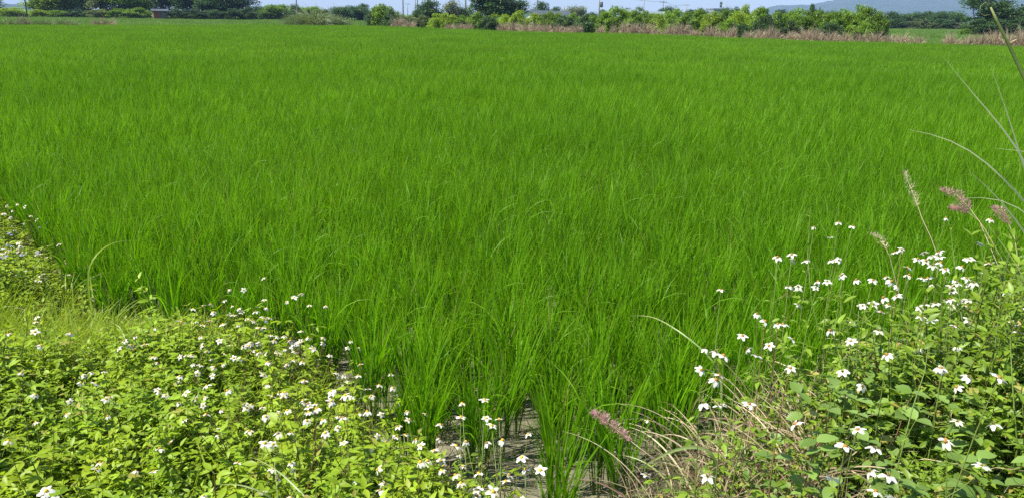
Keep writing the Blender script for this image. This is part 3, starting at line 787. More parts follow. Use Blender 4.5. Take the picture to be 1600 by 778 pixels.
# ------------------------------------------------------------------ long grasses on the banks
def pxline(pts, d):                 # pixel polyline at a depth (or a depth per point)
    d = np.broadcast_to(np.asarray(d, float), (len(pts),))
    return np.array([at_d(x, y, dd) for (x, y), dd in zip(pts, d)])
def long_grass(name, label, cat, lines, mat, root=None, group=None):
    """a tuft whose long blades run through the given points; each blade is a part"""
    P0 = [np.asarray(l[0]) for l in lines]
    if root is None: root = P0[0][0]
    q = np.array([root[0], root[1]]); base = np.array([q[0], q[1], float(ground_z(q[None])[0])])
    t = thing(name, label, cat, base, 0, 1, group)
    for l in lines:
        mb = MB(); ribbon(mb, np.asarray(l[0]) - base, l[1], rnd=float(rng.random()), n=22)
        obj('blade', mb.mesh('blade', l[2] if len(l) > 2 else mat), t)
    return t, base
# tall clump at the end of the bank (roots out of frame, blades lean in)
RR = np.array([2.12, 2.75]); zr = float(ground_z(RR[None])[0]); R3 = np.array([RR[0], RR[1], zr])
def from_root(r3, pts, d):
    L = pxline(pts, d)
    return np.vstack([[r3], r3 + (L[0] - r3) * [.35, .35, .55], L])
tl = []
for pts, d, w in [([(1640, 330), (1605, 262), (1590, 225), (1545, 175), (1500, 125), (1473, 88)], 2.55, .010),
                  ([(1622, 330), (1600, 265), (1588, 225), (1575, 180), (1560, 135), (1546, 100)], 2.5, .010),
                  ([(1640, 360), (1575, 285), (1540, 250), (1500, 222), (1455, 204), (1420, 203)], 2.6, .009),
                  ([(1640, 420), (1600, 362), (1565, 312), (1540, 285), (1515, 268)], 2.3, .013),
                  ([(1700, 260), (1650, 240), (1600, 237), (1555, 232)], 2.5, .008),
                  ([(1690, 330), (1655, 220), (1630, 130), (1622, 60)], 2.6, .011),
                  ([(1660, 400), (1610, 330), (1560, 300), (1500, 310)], 2.4, .006),
                  ([(1700, 400), (1680, 300), (1700, 190), (1740, 120)], 2.6, .012)]:
    tl.append((from_root(R3, pts, d), w * 1.35, PALE))
for k in range(34):
    a = rng.uniform(0, 6.28); L = rng.uniform(.45, .95); ln = rng.uniform(.1, .5); cv = rng.uniform(.3, 1.3)
    pts = [R3 + np.array([rng.normal(0, .05), rng.normal(0, .05), 0])]
    for i in range(7):
        th = ln + cv * (i / 6) ** 1.5
        pts.append(pts[-1] + L / 7 * np.array([math.sin(th) * math.cos(a), math.sin(th) * math.sin(a), math.cos(th)]))
    tl.append((np.array(pts), rng.uniform(.007, .012)))
long_grass('tall_grass', 'tall green grass clump with long arching blades beside the broken reed stalk', 'grass', tl, TALL, R3)
# broken reed stalk
qr = np.array([1.95, 2.05]); rb = np.array([qr[0], qr[1], float(ground_z(qr[None])[0])])
t = thing('reed_stalk', 'thick yellow-green reed stalk snapped at its tip, leaning over the bank', 'reed', rb)
L = pxline([(1700, 420), (1660, 270), (1625, 175), (1600, 122), (1575, 68), (1558, 34), (1548, 12)], [2.05, 2.06, 2.07, 2.08, 2.08, 2.08, 2.08])
path = np.vstack([[rb], L]) - rb
mb = MB(); tube(mb, path, [.0055, .0052, .005, .0046, .0042, .0038, .0034, .0022], 7, 0, .4); obj('stalk', mb.mesh('stalk', TALL), t)
mb = MB(); rib = pxline([(1548, 12), (1540, 4), (1532, 10), (1531, 20), (1538, 25), (1548, 23)], 2.08) - rb
tube(mb, rib, [.0007] * 5 + [.0004], 4, 0, .9); obj('curled_leaf_tip', mb.mesh('curled_leaf_tip', TALL), t)
mb = MB()
for a in range(7):
    e = path[5] + rng.normal(0, .012, 3) + [0, 0, .012]
    ribbon(mb, [path[5], (path[5] + e) / 2, e], .004, rnd=rng.random(), n=5)
obj('frayed_sheath', mb.mesh('frayed_sheath', STRAW), t)
# single arching blades
def arch(label, pts, z, w, mat=TALL, extra=7, root_px=None, name='grass_tuft', group=None):
    Lp = np.array([at_z(x, y, zz) for (x, y), zz in zip(pts, np.broadcast_to(z, (len(pts),)))])
    q = bank_root(Lp[0]); base = np.array([q[0], q[1], float(ground_z(q[None])[0])])
    lines = [(np.vstack([[base], Lp]), w)]
    for k in range(extra):
        a = rng.uniform(0, 6.28); LL = rng.uniform(.2, .45); ln = rng.uniform(.1, .5); cv = rng.uniform(.3, 1.5)
        p = [base + np.array([rng.normal(0, .02), rng.normal(0, .02), -.01])]
        for i in range(6):
            th = ln + cv * (i / 5) ** 1.5
            p.append(p[-1] + LL / 6 * np.array([math.sin(th) * math.cos(a), math.sin(th) * math.sin(a), math.cos(th)]))
        lines.append((np.array(p), w * rng.uniform(.5, .9)))
    return long_grass(name, label, 'grass', lines, mat, base, group)
arch('grass tuft whose long yellow-green blade arches from the bank out over the rice', [(1130, 580), (1100, 546), (1060, 516), (1020, 492), (985, 493)], [.42, .5, .55, .56, .5], .008)
arch('grass tuft with a wide pale blade bowing over the bare mud', [(1120, 704), (1085, 694), (1045, 704), (1005, 728), (975, 742)], [.42, .44, .42, .34, .28], .013)
arch('grass tuft with pale arching blade among the leafy white-flowered weeds', [(440, 790), (425, 775), (400, 762), (370, 755), (335, 757)], [.5, .54, .56, .56, .52], .007)
arch('grass tuft with one thin drooping blade in the flowering weeds', [(500, 800), (470, 768), (440, 738), (410, 720), (390, 713)], [.5, .53, .55, .55, .52], .006)
arch('pale grass tuft with tall arching blades where grass patch meets the rice', [(135, 432), (140, 410), (155, 390), (180, 377), (215, 375)], [.42, .50, .55, .56, .52], .010, GRASS, 12)
arch('grass tuft with two broad upright blades at the end of the grass patch', [(140, 430), (137, 405), (139, 385), (142, 372)], [.38, .48, .55, .6], .009, GRASS, 8)
arch('pale spiky grass tuft beside the lilac tufted weeds', [(95, 420), (98, 405), (100, 390), (104, 380)], [.4, .46, .52, .56], .012, GRASS, 12)
arch('bright upright pale leaf of grass behind a white flower cluster', [(1210, 560), (1207, 520), (1204, 485), (1202, 460)], [.55, .66, .76, .84], .010, TALL, 4)
# dry tufts on the bank
for k, (x, y) in enumerate([(1120, 690), (1150, 650), (1175, 720), (1215, 740), (1090, 660), (1190, 680), (1240, 690), (1260, 760), (1130, 760), (1200, 610), (1320, 760), (1080, 730), (1165, 600), (1280, 600), (1110, 610), (1140, 700), (1160, 740), (1230, 650), (1100, 700), (1255, 720), (1070, 770), (1180, 770), (1300, 700), (1210, 690), (1350, 720), (1320, 560), (1380, 520), (1420, 560), (1350, 500), (1450, 540), (1290, 540), (1240, 610)]):
    p = at_z(x, y, .35); q = bank_root(p); base = np.array([q[0], q[1], float(ground_z(q[None])[0])])
    lines = []
    for j in range(9):
        a = rng.uniform(0, 6.28); LL = rng.uniform(.3, .6); ln = rng.uniform(.1, .6); cv = rng.uniform(.8, 2.4)
        pp = [base + np.array([rng.normal(0, .03), rng.normal(0, .03), -.01])]
        for i in range(8):
            th = ln + cv * (i / 7) ** 1.6
            pp.append(pp[-1] + LL / 8 * np.array([math.sin(th) * math.cos(a), math.sin(th) * math.sin(a), math.cos(th)]))
        lines.append((np.array(pp), rng.uniform(.0035, .007)))
    long_grass('dry_grass_tuft', 'tuft of withered straw-brown grass bending over the bank', 'grass', lines, STRAW, base, 'withered grass tufts on the bank')
# plumes
def plume_grass(label, stem, plume, mat, n=240, rad=.014, group=None):
    pts = np.array([at_z(x, y, z) for x, y, z in stem]); pl = np.array([at_z(x, y, z) for x, y, z in plume])
    q = bank_root(pts[0]); base = np.array([q[0], q[1], float(ground_z(q[None])[0])])
    t = thing('plume_grass', label, 'grass', base, 0, 1, group)
    full = np.vstack([[base], pts, pl]) - base
    mb = MB(); tube(mb, full, np.linspace(.0018, .0007, len(full)), 4, 0, .6); obj('stem', mb.mesh('stem', STRAW), t)
    n = int(n * 1.5); rad *= 1.3; s = rng.random(n); ax = pl - base
    tt = np.linspace(0, 1, len(ax)); c = np.stack([np.interp(s, tt, ax[:, i]) for i in range(3)], 1)
    env = rad * (.35 + np.sin(np.clip(s * .9 + .08, 0, 1) * math.pi)) * rng.random(n) ** .5
    dirv = rng.normal(size=(n, 3)); dirv /= np.linalg.norm(dirv, axis=1, keepdims=True)
    mb = MB(); blades(mb, c + dirv * (env * .9)[:, None], np.arctan2(dirv[:, 1], dirv[:, 0]), rng.uniform(.008, .02, n), .0026, rng.uniform(.2, 1.4, n), .3, 2)
    obj('plume', mb.mesh('plume', mat), t)
    return t
plume_grass('grass with a drooping rose-pink plume hanging over the bare mud', [(1060, 760, .35), (1020, 715, .48), (1000, 700, .5)], [(985, 688, .5), (960, 668, .5), (940, 652, .5), (925, 645, .49)], PLUME, 320, .012)
plume_grass('grass with a loose pink-brown plume above the white flowers, near reed blades', [(1580, 430, .6), (1540, 360, .8)], [(1515, 325, .88), (1495, 305, .92), (1470, 296, .93)], PLUME, 300, .018)
plume_grass('grass with a short dense dusky pink plume low above the white flowers', [(1570, 440, .6), (1530, 345, .82)], [(1512, 332, .84), (1498, 326, .85), (1486, 326, .85)], PLUME, 260, .016)
plume_grass('grass with a dusky plume half hidden by the tall grass clump', [(1600, 470, .6), (1585, 370, .85)], [(1576, 350, .88), (1562, 333, .92), (1552, 324, .93)], PLUME, 260, .015)
plume_grass('grass with a thin straw-pale spike standing clear against the rice', [(1490, 470, .6), (1455, 372, .82), (1440, 340, .9)], [(1434, 322, .94), (1424, 296, .99), (1412, 268, 1.04)], PALE_PLUME, 150, .012)
plume_grass('grass with a pale spent seed spike among the white flowers', [(1420, 520, .6), (1390, 400, .85)], [(1384, 388, .88), (1376, 372, .9), (1362, 366, .9)], PALE_PLUME, 90, .010)
# wiry dark stalks
for k, (pts, z) in enumerate([([(1290, 560), (1268, 470), (1262, 400), (1266, 325)], [.5, .72, .85, 1.0]), ([(1400, 740), (1425, 640), (1445, 580), (1450, 545)], [.5, .65, .75, .8]),
                              ([(1335, 660), (1338, 600), (1340, 520), (1342, 470)], [.45, .6, .75, .85]), ([(1540, 640), (1552, 560), (1560, 500), (1566, 430)], [.5, .7, .8, .9]),
                              ([(1590, 700), (1582, 600), (1578, 520), (1580, 470)], [.5, .7, .8, .85]), ([(1508, 560), (1500, 470), (1490, 400), (1484, 350)], [.55, .7, .85, .95])]):
    Lp = np.array([at_z(x, y, zz) for (x, y), zz in zip(pts, z)]); q = bank_root(Lp[0]); base = np.array([q[0], q[1], float(ground_z(q[None])[0])])
    t = thing('wiry_stalk', 'thin dark leafless weed stalk standing among the tall white flowers', 'weed', base, 0, 1, 'wiry stalks among the tall white flowers')
    full = np.vstack([[base], Lp]) - base
    mb = MB(); tube(mb, full, np.linspace(.0028, .0012, len(full)), 5, 0, .02); obj('stem', mb.mesh('stem', STEM), t)
    mb = MB(); n = 5; scatter(mb, LEAF, np.stack([np.interp(np.linspace(.4, .95, n), np.linspace(0, 1, len(full)), full[:, i]) for i in range(3)], 1), rng.uniform(0, 6.28, n), .5, 0, .022)
    obj('leaves', mb.mesh('leaves', WEED_R), t)

# ------------------------------------------------------------------ far edge: dry mounds, reeds, shrubs, trees
def mound_mesh(n, mat, h=1.0, w=1.0, seed_h=.35):
    """slumped heap of dry reeds: blades rise from the root area, arch and fall outward"""
    mb = MB()
    a = rng.uniform(0, 6.28, n); rr = np.sqrt(rng.random(n)) * .55 * w
    b = np.stack([rr * np.cos(a), rr * np.sin(a) * .7, np.zeros(n)], 1)
    oa = a + rng.normal(0, .7, n)
    L = h * rng.uniform(.7, 1.5, n) * (1.1 - .35 * rr / (.55 * w))
    blades(mb, b, oa, L, rng.uniform(.018, .04, n), rng.uniform(.0, .3, n) + .5 * rr / (.55 * w), rng.uniform(.7, 2.6, n), 5, twist=1.2, power=1.4)
    return mb.mesh('blades', mat)
def mound_core(h, w, mat=None):
    mb = MB(); n = 160
    a = rng.uniform(0, 6.28, n); r_ = np.sqrt(rng.random(n)) * .5 * w
    blades(mb, np.stack([r_ * np.cos(a), r_ * np.sin(a) * .7, np.zeros(n)], 1), a, h * rng.uniform(.5, .9, n), .05, rng.uniform(0, .3, n), rng.uniform(.1, .6, n), 3)
    return mb.mesh('old_stems', mat or STRAW_FAR)
MOUNDS = [(mound_mesh(420, STRAW_FAR), mound_core(1, 1)) for _ in range(5)]
REEDS = [(mound_mesh(620, REED, 1.1, 1.3), mound_core(1, 1, REED)) for _ in range(2)]
exy = np.array(EDGE)
def edge_dist(x):                   # depth of the field's far edge in the column of pixel x
    best = None
    d = ray(x, hor(x)); sl = d[0] / d[1]
    for (x0, y0), (x1, y1) in zip(EDGE[:-1], EDGE[1:]):
        den = (x1 - x0) - sl * (y1 - y0)
        if abs(den) < 1e-9: continue
        tt = (sl * y0 - x0) / den
        if -1e-6 <= tt <= 1 + 1e-6: best = y0 + tt * (y1 - y0)
    return best or 70.0
def place(x, d):
    p = at_d(x, hor(x), d); return p[0], p[1]
def z_at(x, y, d): return float(at_d(x, y, d)[2])
def wid(px, d): return px * d / FPX * 1.0
MND = [(622, 30, 30), (640, 34, 26), (702, 38, 22), (718, 38, 24), (733, 38, 18), (786, 39, 24), (803, 37, 26), (822, 37, 32), (838, 38, 26), (855, 39, 30), (872, 40, 24), (888, 42, 22), (902, 39, 26),
       (940, 39, 20), (959, 40, 16), (977, 38, 24), (993, 38, 22), (1012, 41, 32), (1028, 44, 20), (1048, 39, 30), (1068, 39, 34), (1086, 44, 24), (1112, 44, 28), (1132, 46, 28), (1146, 47, 20), (1172, 50, 24), (1192, 46, 26),
       (1206, 40, 14), (1216, 49, 26), (1240, 48, 28), (1262, 46, 34), (1280, 48, 24), (1302, 53, 26), (1325, 53, 30), (1350, 52, 30), (1372, 51, 30), (1394, 54, 28), (1415, 57, 28), (1440, 56, 28), (1488, 56, 22),
       (1500, 60, 18), (1518, 57, 24), (1538, 53, 32), (1560, 50, 34), (1582, 50, 34), (1604, 50, 34), (1630, 52, 34), (1655, 52, 34)]
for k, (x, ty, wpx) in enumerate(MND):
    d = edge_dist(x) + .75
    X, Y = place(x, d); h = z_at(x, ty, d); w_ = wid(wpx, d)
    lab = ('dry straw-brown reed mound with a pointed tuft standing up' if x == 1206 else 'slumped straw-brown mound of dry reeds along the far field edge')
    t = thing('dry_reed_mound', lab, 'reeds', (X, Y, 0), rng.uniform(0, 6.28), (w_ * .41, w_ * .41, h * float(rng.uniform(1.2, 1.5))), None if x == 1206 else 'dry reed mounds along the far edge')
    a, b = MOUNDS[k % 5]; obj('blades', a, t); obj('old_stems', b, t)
for x, ty, wpx in [(35, 24, 12), (70, 31, 16), (95, 31, 16), (20, 31, 16), (5, 31, 18), (150, 30, 14), (165, 28, 16), (110, 33, 14), (60, 32, 12)]:
    d = edge_dist(x) + 1.0; X, Y = place(x, d); h = z_at(x, ty, d); w_ = wid(wpx, d)
    t = thing('dry_reed_mound', 'brownish weedy reed tuft on the low dyke before the lit leafy trees', 'reeds', (X, Y, 0), rng.uniform(0, 6.28), (w_ * .8, w_ * .8, h * 1.2), 'brownish tufts on the dyke before the trees')
    obj('blades', MOUNDS[2][0] if x in (35, 150, 165) else REEDS[0][0], t); obj('old_stems', REEDS[0][1], t)
for x, ty, wpx, lab in [(490, 21, 70, 'broad grey-green reed hump before the dark treeline'), (462, 26, 40, 'low grey-green reed tuft at the side of the broad reed hump'), (525, 28, 34, 'small grey-green reed tuft sloping off the broad reed hump')]:
    d = edge_dist(x) + 1.5; X, Y = place(x, d); h = z_at(x, ty, d); w_ = wid(wpx, d)
    t = thing('reed_hump', lab, 'reeds', (X, Y, 0), rng.uniform(0, 6.28), (w_ * .42, w_ * .42, h * 1.2))
    for k in range(3):
        o = obj('blades', REEDS[k % 2][0], t); o.location = ((-.45, 0, .45)[k], 0, 0); o.rotation_euler[2] = k * 2.1
    obj('old_stems', REEDS[1][1], t)

def limb(mb, a, b, r0, r1, sag=.12, n=5):
    mid = (a + b) / 2 + np.array([rng.normal(0, sag), rng.normal(0, sag), abs(rng.normal(0, sag))])
    tube(mb, bezier(a, mid, b, n), np.linspace(r0, r1, n), 5, 0, .5, False)
def plant_meshes(h, w, nclump, nleaf, leaf, trunk_h, stems=1, flat=.75, shape='round', droop=0.0, cr=.2):
    """trunk + limbs, and a crown of leaf clumps with gaps; real metres"""
    tr, cr_mb = MB(), MB()
    cents = []
    while len(cents) < nclump:
        u = rng.normal(size=3); u /= np.linalg.norm(u); rr = rng.random() ** (1 / 2.2)
        c = u * rr
        if shape == 'round': p = np.array([c[0] * w / 2 * .86, c[1] * w / 2 * .86, trunk_h + (h - trunk_h) * (.5 + .46 * c[2])])
        elif shape == 'cone':
            f = rng.random() ** 1.3; r_ = (1 - f) * w / 2 * math.sqrt(rng.random()); a = rng.uniform(0, 6.28)
            p = np.array([r_ * math.cos(a), r_ * math.sin(a), trunk_h + f * (h - trunk_h)])
        else:           # bush: dense to the ground, knobbly top
            a = rng.uniform(0, 6.28); r_ = w / 2 * .9 * math.sqrt(rng.random())
            top = h * (1 - .45 * (r_ / (w / 2)) ** 2)
            p = np.array([r_ * math.cos(a), r_ * math.sin(a), top * (.12 + .86 * rng.random() ** .7)])
        cents.append(p)
    cents = np.array(cents)
    rad = cr * rng.uniform(.6, 1.35, nclump) * min(w, h)
    per = max(4, nleaf // nclump)
    for s in range(stems):
        a = rng.uniform(0, 6.28); off = np.array([math.cos(a), math.sin(a), 0]) * (.0 if stems == 1 else .12 * w)
        b = off * .25; e = np.array([off[0] * 1.5, off[1] * 1.5, trunk_h + (h - trunk_h) * .55])
        r0 = .028 * h / (1 + .35 * (stems - 1))
        p = bezier(b - [0, 0, .05], (b + e) / 2 + rng.normal(0, .04 * w, 3) * [1, 1, 0], e, 8)
        tube(tr, p, np.linspace(r0, r0 * .3, 8), 6, 0, .5, False)
        for c in cents[s::stems][:10]:
            k = int(np.argmin(abs(p[:, 2] - c[2] * .72))); limb(tr, p[k], c, r0 * .38, r0 * .08, .03 * w)
    P, A, I, R, S, Q = [], [], [], [], [], []
    for c, rd in zip(cents, rad):
        u = rng.normal(size=(per, 3)); u /= np.linalg.norm(u, axis=1, keepdims=True)
        rr = rng.random(per) ** (1 / 2.4) * rd
        p = c + u * rr[:, None] * [1.1, 1.1, flat]
        P.append(p); A.append(np.arctan2(u[:, 1], u[:, 0]) + rng.normal(0, .7, per)); I.append(rng.uniform(-.7, .5, per) - droop); R.append(rng.normal(0, .6, per))
        S.append(leaf * rng.uniform(.65, 1.3, per)); Q.append(np.clip(rng.normal(rng.random(), .22, per), 0, 1))
    P = np.concatenate(P); P[:, 2] = np.maximum(P[:, 2], .05)
    scatter(cr_mb, CARD, P, np.concatenate(A), np.concatenate(I), np.concatenate(R), np.concatenate(S), 0, np.concatenate(Q))
    return tr, cr_mb
KINDS = {
 'bush': [plant_meshes(2.4, 2.9, 56, 7800, .135, .25, 4, .8, 'bush', cr=.15) for _ in range(5)],
 'round': [plant_meshes(5, 5.2, 60, 7000, .27, .3, 2, .8, 'round', cr=.17) for _ in range(4)],
 'tall': [plant_meshes(8.5, 7.5, 90, 10500, .38, .2, 3, .75, 'round', cr=.15) for _ in range(4)],
 'open': [plant_meshes(8.0, 8.5, 44, 6000, .27, 1.8, 4, .6, 'round', cr=.13) for _ in range(2)],
 'cone': [plant_meshes(6, 1.4, 40, 2600, .16, .3, 1, .9, 'cone', cr=.22) for _ in range(1)],
}
SIZE = {'bush': (2.4, 2.9), 'round': (5, 5.2), 'tall': (8.5, 7.5), 'open': (8.0, 8.5), 'cone': (6, 1.4)}
_cache = {}
_cnt = {}
def plant(kind, colour, x, ty, wpx, d, label, group=None, height=None, name=None, base_z=0.0):
    i = _cnt.get(kind, 0); _cnt[kind] = i + 1
    v = i % len(KINDS[kind]); key = (kind, v, colour)
    if key not in _cache:
        tr, cm = KINDS[kind][v]
        tk = (kind, v)
        if tk not in _cache: _cache[tk] = tr.mesh('trunk', BARK)
        _cache[key] = cm.mesh('crown', SHRUB[colour])
    X, Y = place(x, d)
    H0, W0 = SIZE[kind]
    h = height if height else z_at(x, ty, d); w_ = wid(wpx, d)
    t = thing(name or ('shrub' if kind == 'bush' else 'tree'), label, 'shrub' if kind == 'bush' else 'tree', (X, Y, base_z), rng.uniform(0, 6.28), (w_ / W0, w_ / W0, h / H0 / .97), group)
    obj('trunk', _cache[(kind, v)], t); obj('crown', _cache[key], t)
    return t
LIME = ('bright yellow-green bushy shrub behind the dry reed mounds', 'lime shrubs behind the reed mounds')
MIDG = ('leafy mid-green shrub in the hedge behind the dry reed mounds', 'green shrubs behind the reed mounds')
DRKS = ('dark green shrub in the hedge behind the dry reed mounds', 'dark shrubs behind the reed mounds')
for x, ty, wpx, c, dd in [
    (683, 22, 34, 'lime', 3), (702, 21, 32, 'lime', 4), (722, 26, 28, 'green', 3), (745, 22, 34, 'green', 4), (765, 27, 34, 'dark', 2.2), (772, 23, 34, 'lime', 6), (792, 24, 30, 'lime', 4),
    (812, 19, 34, 'lime', 4), (835, 24, 30, 'lime', 4), (856, 20, 34, 'green', 5), (872, 21, 30, 'lime', 7), (884, 25, 34, 'dark', 3), (897, 23, 30, 'green', 6), (913, 26, 30, 'dark', 2.6), (925, 25, 30, 'green', 5),
    (945, 20, 34, 'green', 5), (962, 11, 44, 'green', 6), (975, 18, 34, 'lime', 7), (992, 20, 36, 'green', 5), (1012, 19, 38, 'green', 6), (1030, 22, 36, 'lime', 5), (1050, 15, 38, 'green', 7), (1072, 22, 34, 'green', 4),
    (1092, 19, 40, 'green', 6), (1112, 20, 38, 'lime', 5), (1135, 17, 40, 'green', 6), (1155, 19, 36, 'lime', 5), (1168, 11, 36, 'lime', 8), (1190, 16, 40, 'green', 5), (1196, 25, 34, 'dark', 2.5),
    (1215, 20, 38, 'green', 5), (1240, 14, 42, 'green', 6), (1262, 20, 38, 'green', 5), (1268, 12, 24, 'dark', 8), (1285, 18, 44, 'green', 6), (1305, 19, 40, 'green', 5), (1322, 16, 42, 'green', 7), (1338, 12, 44, 'green', 6),
    (1356, 16, 44, 'green', 6), (1372, 20, 34, 'green', 6), (1235, 34, 40, 'dark', 2.4), (1300, 36, 44, 'dark', 2.6), (1345, 36, 44, 'green', 2.8), (1140, 34, 40, 'green', 2.4), (1160, 38, 30, 'dark', 2), (1050, 30, 40, 'green', 2.2)]:
    lab = {'lime': LIME, 'green': MIDG, 'dark': DRKS}[c]
    plant('bush', c, x, ty, wpx, edge_dist(x) + dd, lab[0], group=lab[1])
plant('bush', 'olive', 633, 23, 40, edge_dist(633) + 4, 'pale olive shrub beside the dark round bush at the field edge')
plant('bush', 'olive', 655, 25, 34, edge_dist(655) + 4, 'low olive-green shrub before the dark round tree')
plant('bush', 'dark', 588, 14, 34, edge_dist(588) + 2, 'dark bush at the field corner between reed hump and dry mounds')
plant('bush', 'green', 600, 8, 44, edge_dist(600) + 3, 'spiky-topped green bush standing at the field corner')
plant('bush', 'dark', 612, 16, 30, edge_dist(612) + 2.4, 'small dark bush at the side of the spiky-topped green bush')
# left group
plant('bush', 'lime', 14, 12, 50, 150, 'low lime bush at the foot of the lone post beside the trees', name='shrub')
plant('bush', 'lime', -30, 10, 60, 150, 'low lime bush outermost in the row beyond the dyke')
for x, wpx, h, c, d, lab in [
    (72, 60, 5.6, 'lime', 164, 'sunlit yellow-green leafy tree beside the thin post'), (100, 50, 7.5, 'green', 166, 'fresh green leafy tree behind the sunlit yellow-green tree'),
    (128, 46, 7.0, 'dark', 172, 'dark slim tree between two sunlit green trees'), (160, 50, 7.5, 'olive', 165, 'olive-green tree with reddish tinged twigs'),
    (195, 60, 8.0, 'green', 166, 'green tree between the olive tree and the rust-red shed'), (218, 44, 6.0, 'lime', 169, 'sunlit pale green tree right beside the rust-red shed'),
    (262, 80, 8.5, 'dark', 186, 'dark broad tree overhanging the rust-red shed'), (312, 90, 8.5, 'dark', 180, 'large dark tree with patchy light on its crown'), (358, 76, 8.0, 'dark', 178, 'dark tree at the end of the tall row, next to open sky'),
    (-40, 80, 6, 'green', 180, 'green leafy tree outermost in the row beyond the dyke'), (335, 60, 6.5, 'dark', 172, 'smaller dark tree in front of the large dark tree')]:
    plant('tall', c, x, 0, wpx, d, lab, height=h)
for x, ty, wpx, c in [(60, 16, 40, 'lime'), (90, 17, 40, 'green'), (120, 15, 30, 'dark'), (150, 15, 40, 'olive'), (185, 15, 44, 'green'), (215, 14, 40, 'green'), (275, 15, 36, 'dark'), (300, 16, 40, 'dark'), (330, 16, 44, 'dark'), (365, 15, 44, 'dark'), (385, 14, 30, 'dark')]:
    plant('bush', c, x, ty, wpx, 160, 'dense undergrowth bush at the foot of the tall tree row', 'undergrowth of the tall tree row')
for x, ty, wpx, c in [(402, 9, 40, 'dark'), (425, 9.5, 40, 'green'), (442, 9, 42, 'green'), (461, 6, 16, 'dark'), (470, 11, 40, 'green'), (492, 12, 34, 'green'), (508, 16, 30, 'olive'), (530, 10, 40, 'dark'), (548, 9, 44, 'dark'), (568, 8, 26, 'dark'), (560, 12, 40, 'dark'), (415, 18, 40, 'dark'), (450, 17, 40, 'dark')]:
    plant('round', c, x, ty, wpx, 175 + rng.uniform(-6, 14), 'tree in the low dark treeline behind the grey-green reed hump', 'low treeline behind the reed hump')
# middle group
plant('round', 'dark', 672, 3, 46, 118, 'dense dark round-headed tree before the utility poles')
plant('round', 'grey', 706, 4, 34, 120, 'grey-green airy round tree beside the dark round one')
plant('round', 'dark', 728, 11, 32, 122, 'low dark tree between grey-green tree and the broad dark tree')
plant('tall', 'dark', 765, -20, 66, 116, 'broad dark tree rising highest above the lime shrubs')
plant('tall', 'dark', 800, -6, 60, 120, 'dark tree joined to the broad tree, next to the grey roof')
plant('round', 'dark', 655, 14, 26, 116, 'low dark crown at the side of the dense round-headed tree')
for x, ty, wpx, c in [(845, 5, 28, 'dark'), (868, 13, 26, 'dark'), (902, 9, 34, 'grey'), (925, 19, 22, 'dark'), (941, 17, 20, 'dark'), (980, 15, 24, 'dark'), (998, 10, 16, 'dark'), (1045, 10, 34, 'dark'), (1080, 17, 30, 'dark'), (1095, 15, 22, 'dark'), (1134, 11, 20, 'dark'), (1148, 11, 22, 'dark'), (1187, 15, 26, 'dark'), (890, 15, 26, 'grey'), (1290, 17, 24, 'dark'), (1300, 17, 20, 'dark'), (1220, 17, 26, 'dark')]:
    plant('round', c, x, ty, wpx, 165 + rng.uniform(-10, 20), 'distant tree crown showing over the hedge of shrubs', 'distant crowns over the hedge')
plant('cone', 'dark', 1125, 5, 7, 190, 'narrow dark cypress tree beside the grey block building')
plant('cone', 'dark', 1279, 13, 4, 170, 'tiny dark cypress tip above the hedge before the hills')
# right group
for x, ty, wpx, c in [(1392, 20, 36, 'dark'), (1410, 21, 34, 'dark'), (1428, 19, 38, 'dark'), (1450, 20, 36, 'dark'), (1468, 20, 38, 'dark'), (1485, 18, 36, 'dark'), (1500, 24, 30, 'dark')]:
    plant('round', c, x, ty, wpx, 178 + rng.uniform(-3, 10), 'dark tree in the low wood before the blue hills', 'low wood before the hills')
for x, ty, wpx, c in [(1396, 36, 30, 'grey'), (1420, 37, 34, 'grey'), (1445, 36, 34, 'olive'), (1468, 36, 34, 'olive'), (1490, 37, 34, 'grey'), (1400, 30, 34, 'dark'), (1435, 30, 34, 'olive'), (1475, 30, 34, 'dark'), (1505, 36, 20, 'grey')]:
    plant('bush', c, x, ty, wpx, 166, 'grey-green scrub bush at the foot of the low wood', 'scrub below the low wood')
plant('open', 'dark', 1532, -26, 92, 106, 'dark spreading tree with bare limbs showing against the blue hills')
plant('round', 'dark', 1555, 6, 66, 104, 'dense dark tree beside the spreading one')
plant('round', 'dark', 1600, 11, 60, 102, 'dark leafy tree furthest along behind the reed mounds')
plant('bush', 'dark', 1530, 32, 50, 100, 'shaded undergrowth bush below the dark spreading tree', 'undergrowth of the spreading tree')
plant('bush', 'dark', 1562, 32, 56, 100, 'shaded undergrowth bush below the dark spreading tree', 'undergrowth of the spreading tree')
plant('bush', 'dark', 1598, 30, 50, 99, 'shaded undergrowth bush below the dark spreading tree', 'undergrowth of the spreading tree')
plant('bush', 'green', 1511, 45, 16, 98, 'small bluish green bush at the foot of the spreading tree')

# ------------------------------------------------------------------ meadow grass beyond the field (stuff)
def meadow_patch(mat):
    mb = MB(); n = 420
    b = np.stack([rng.uniform(-1.1, 1.1, n), rng.uniform(-1.1, 1.1, n), np.zeros(n)], 1)
    blades(mb, b, rng.uniform(0, 6.28, n), rng.uniform(.15, .42, n), rng.uniform(.02, .035, n), rng.uniform(.05, .5, n), rng.uniform(.1, .9, n), 2, twist=1.2)
    return mb.mesh('patch', mat)
MEADOW = leaf_mat('meadow_blade', (0.085, 0.19, 0.02), (0.15, 0.26, 0.035), dead=(.32, .30, .14), dead_frac=.06, trans=.42, patch=.5, patch_scale=.07, patch_col=(.16, .24, .05))
mead_src = source_collection('meadow_source', [meadow_patch(MEADOW) for _ in range(4)])
Mp = grid(-150, 120, 40, 200, 2.0, .1)
Mp = Mp[~inside(Mp, FIELD) & in_view(Mp, 6) & (_seg_d(Mp, FIELD) > 1.0)]
colx = 800 + FPX * Mp[:, 0] / Mp[:, 1]
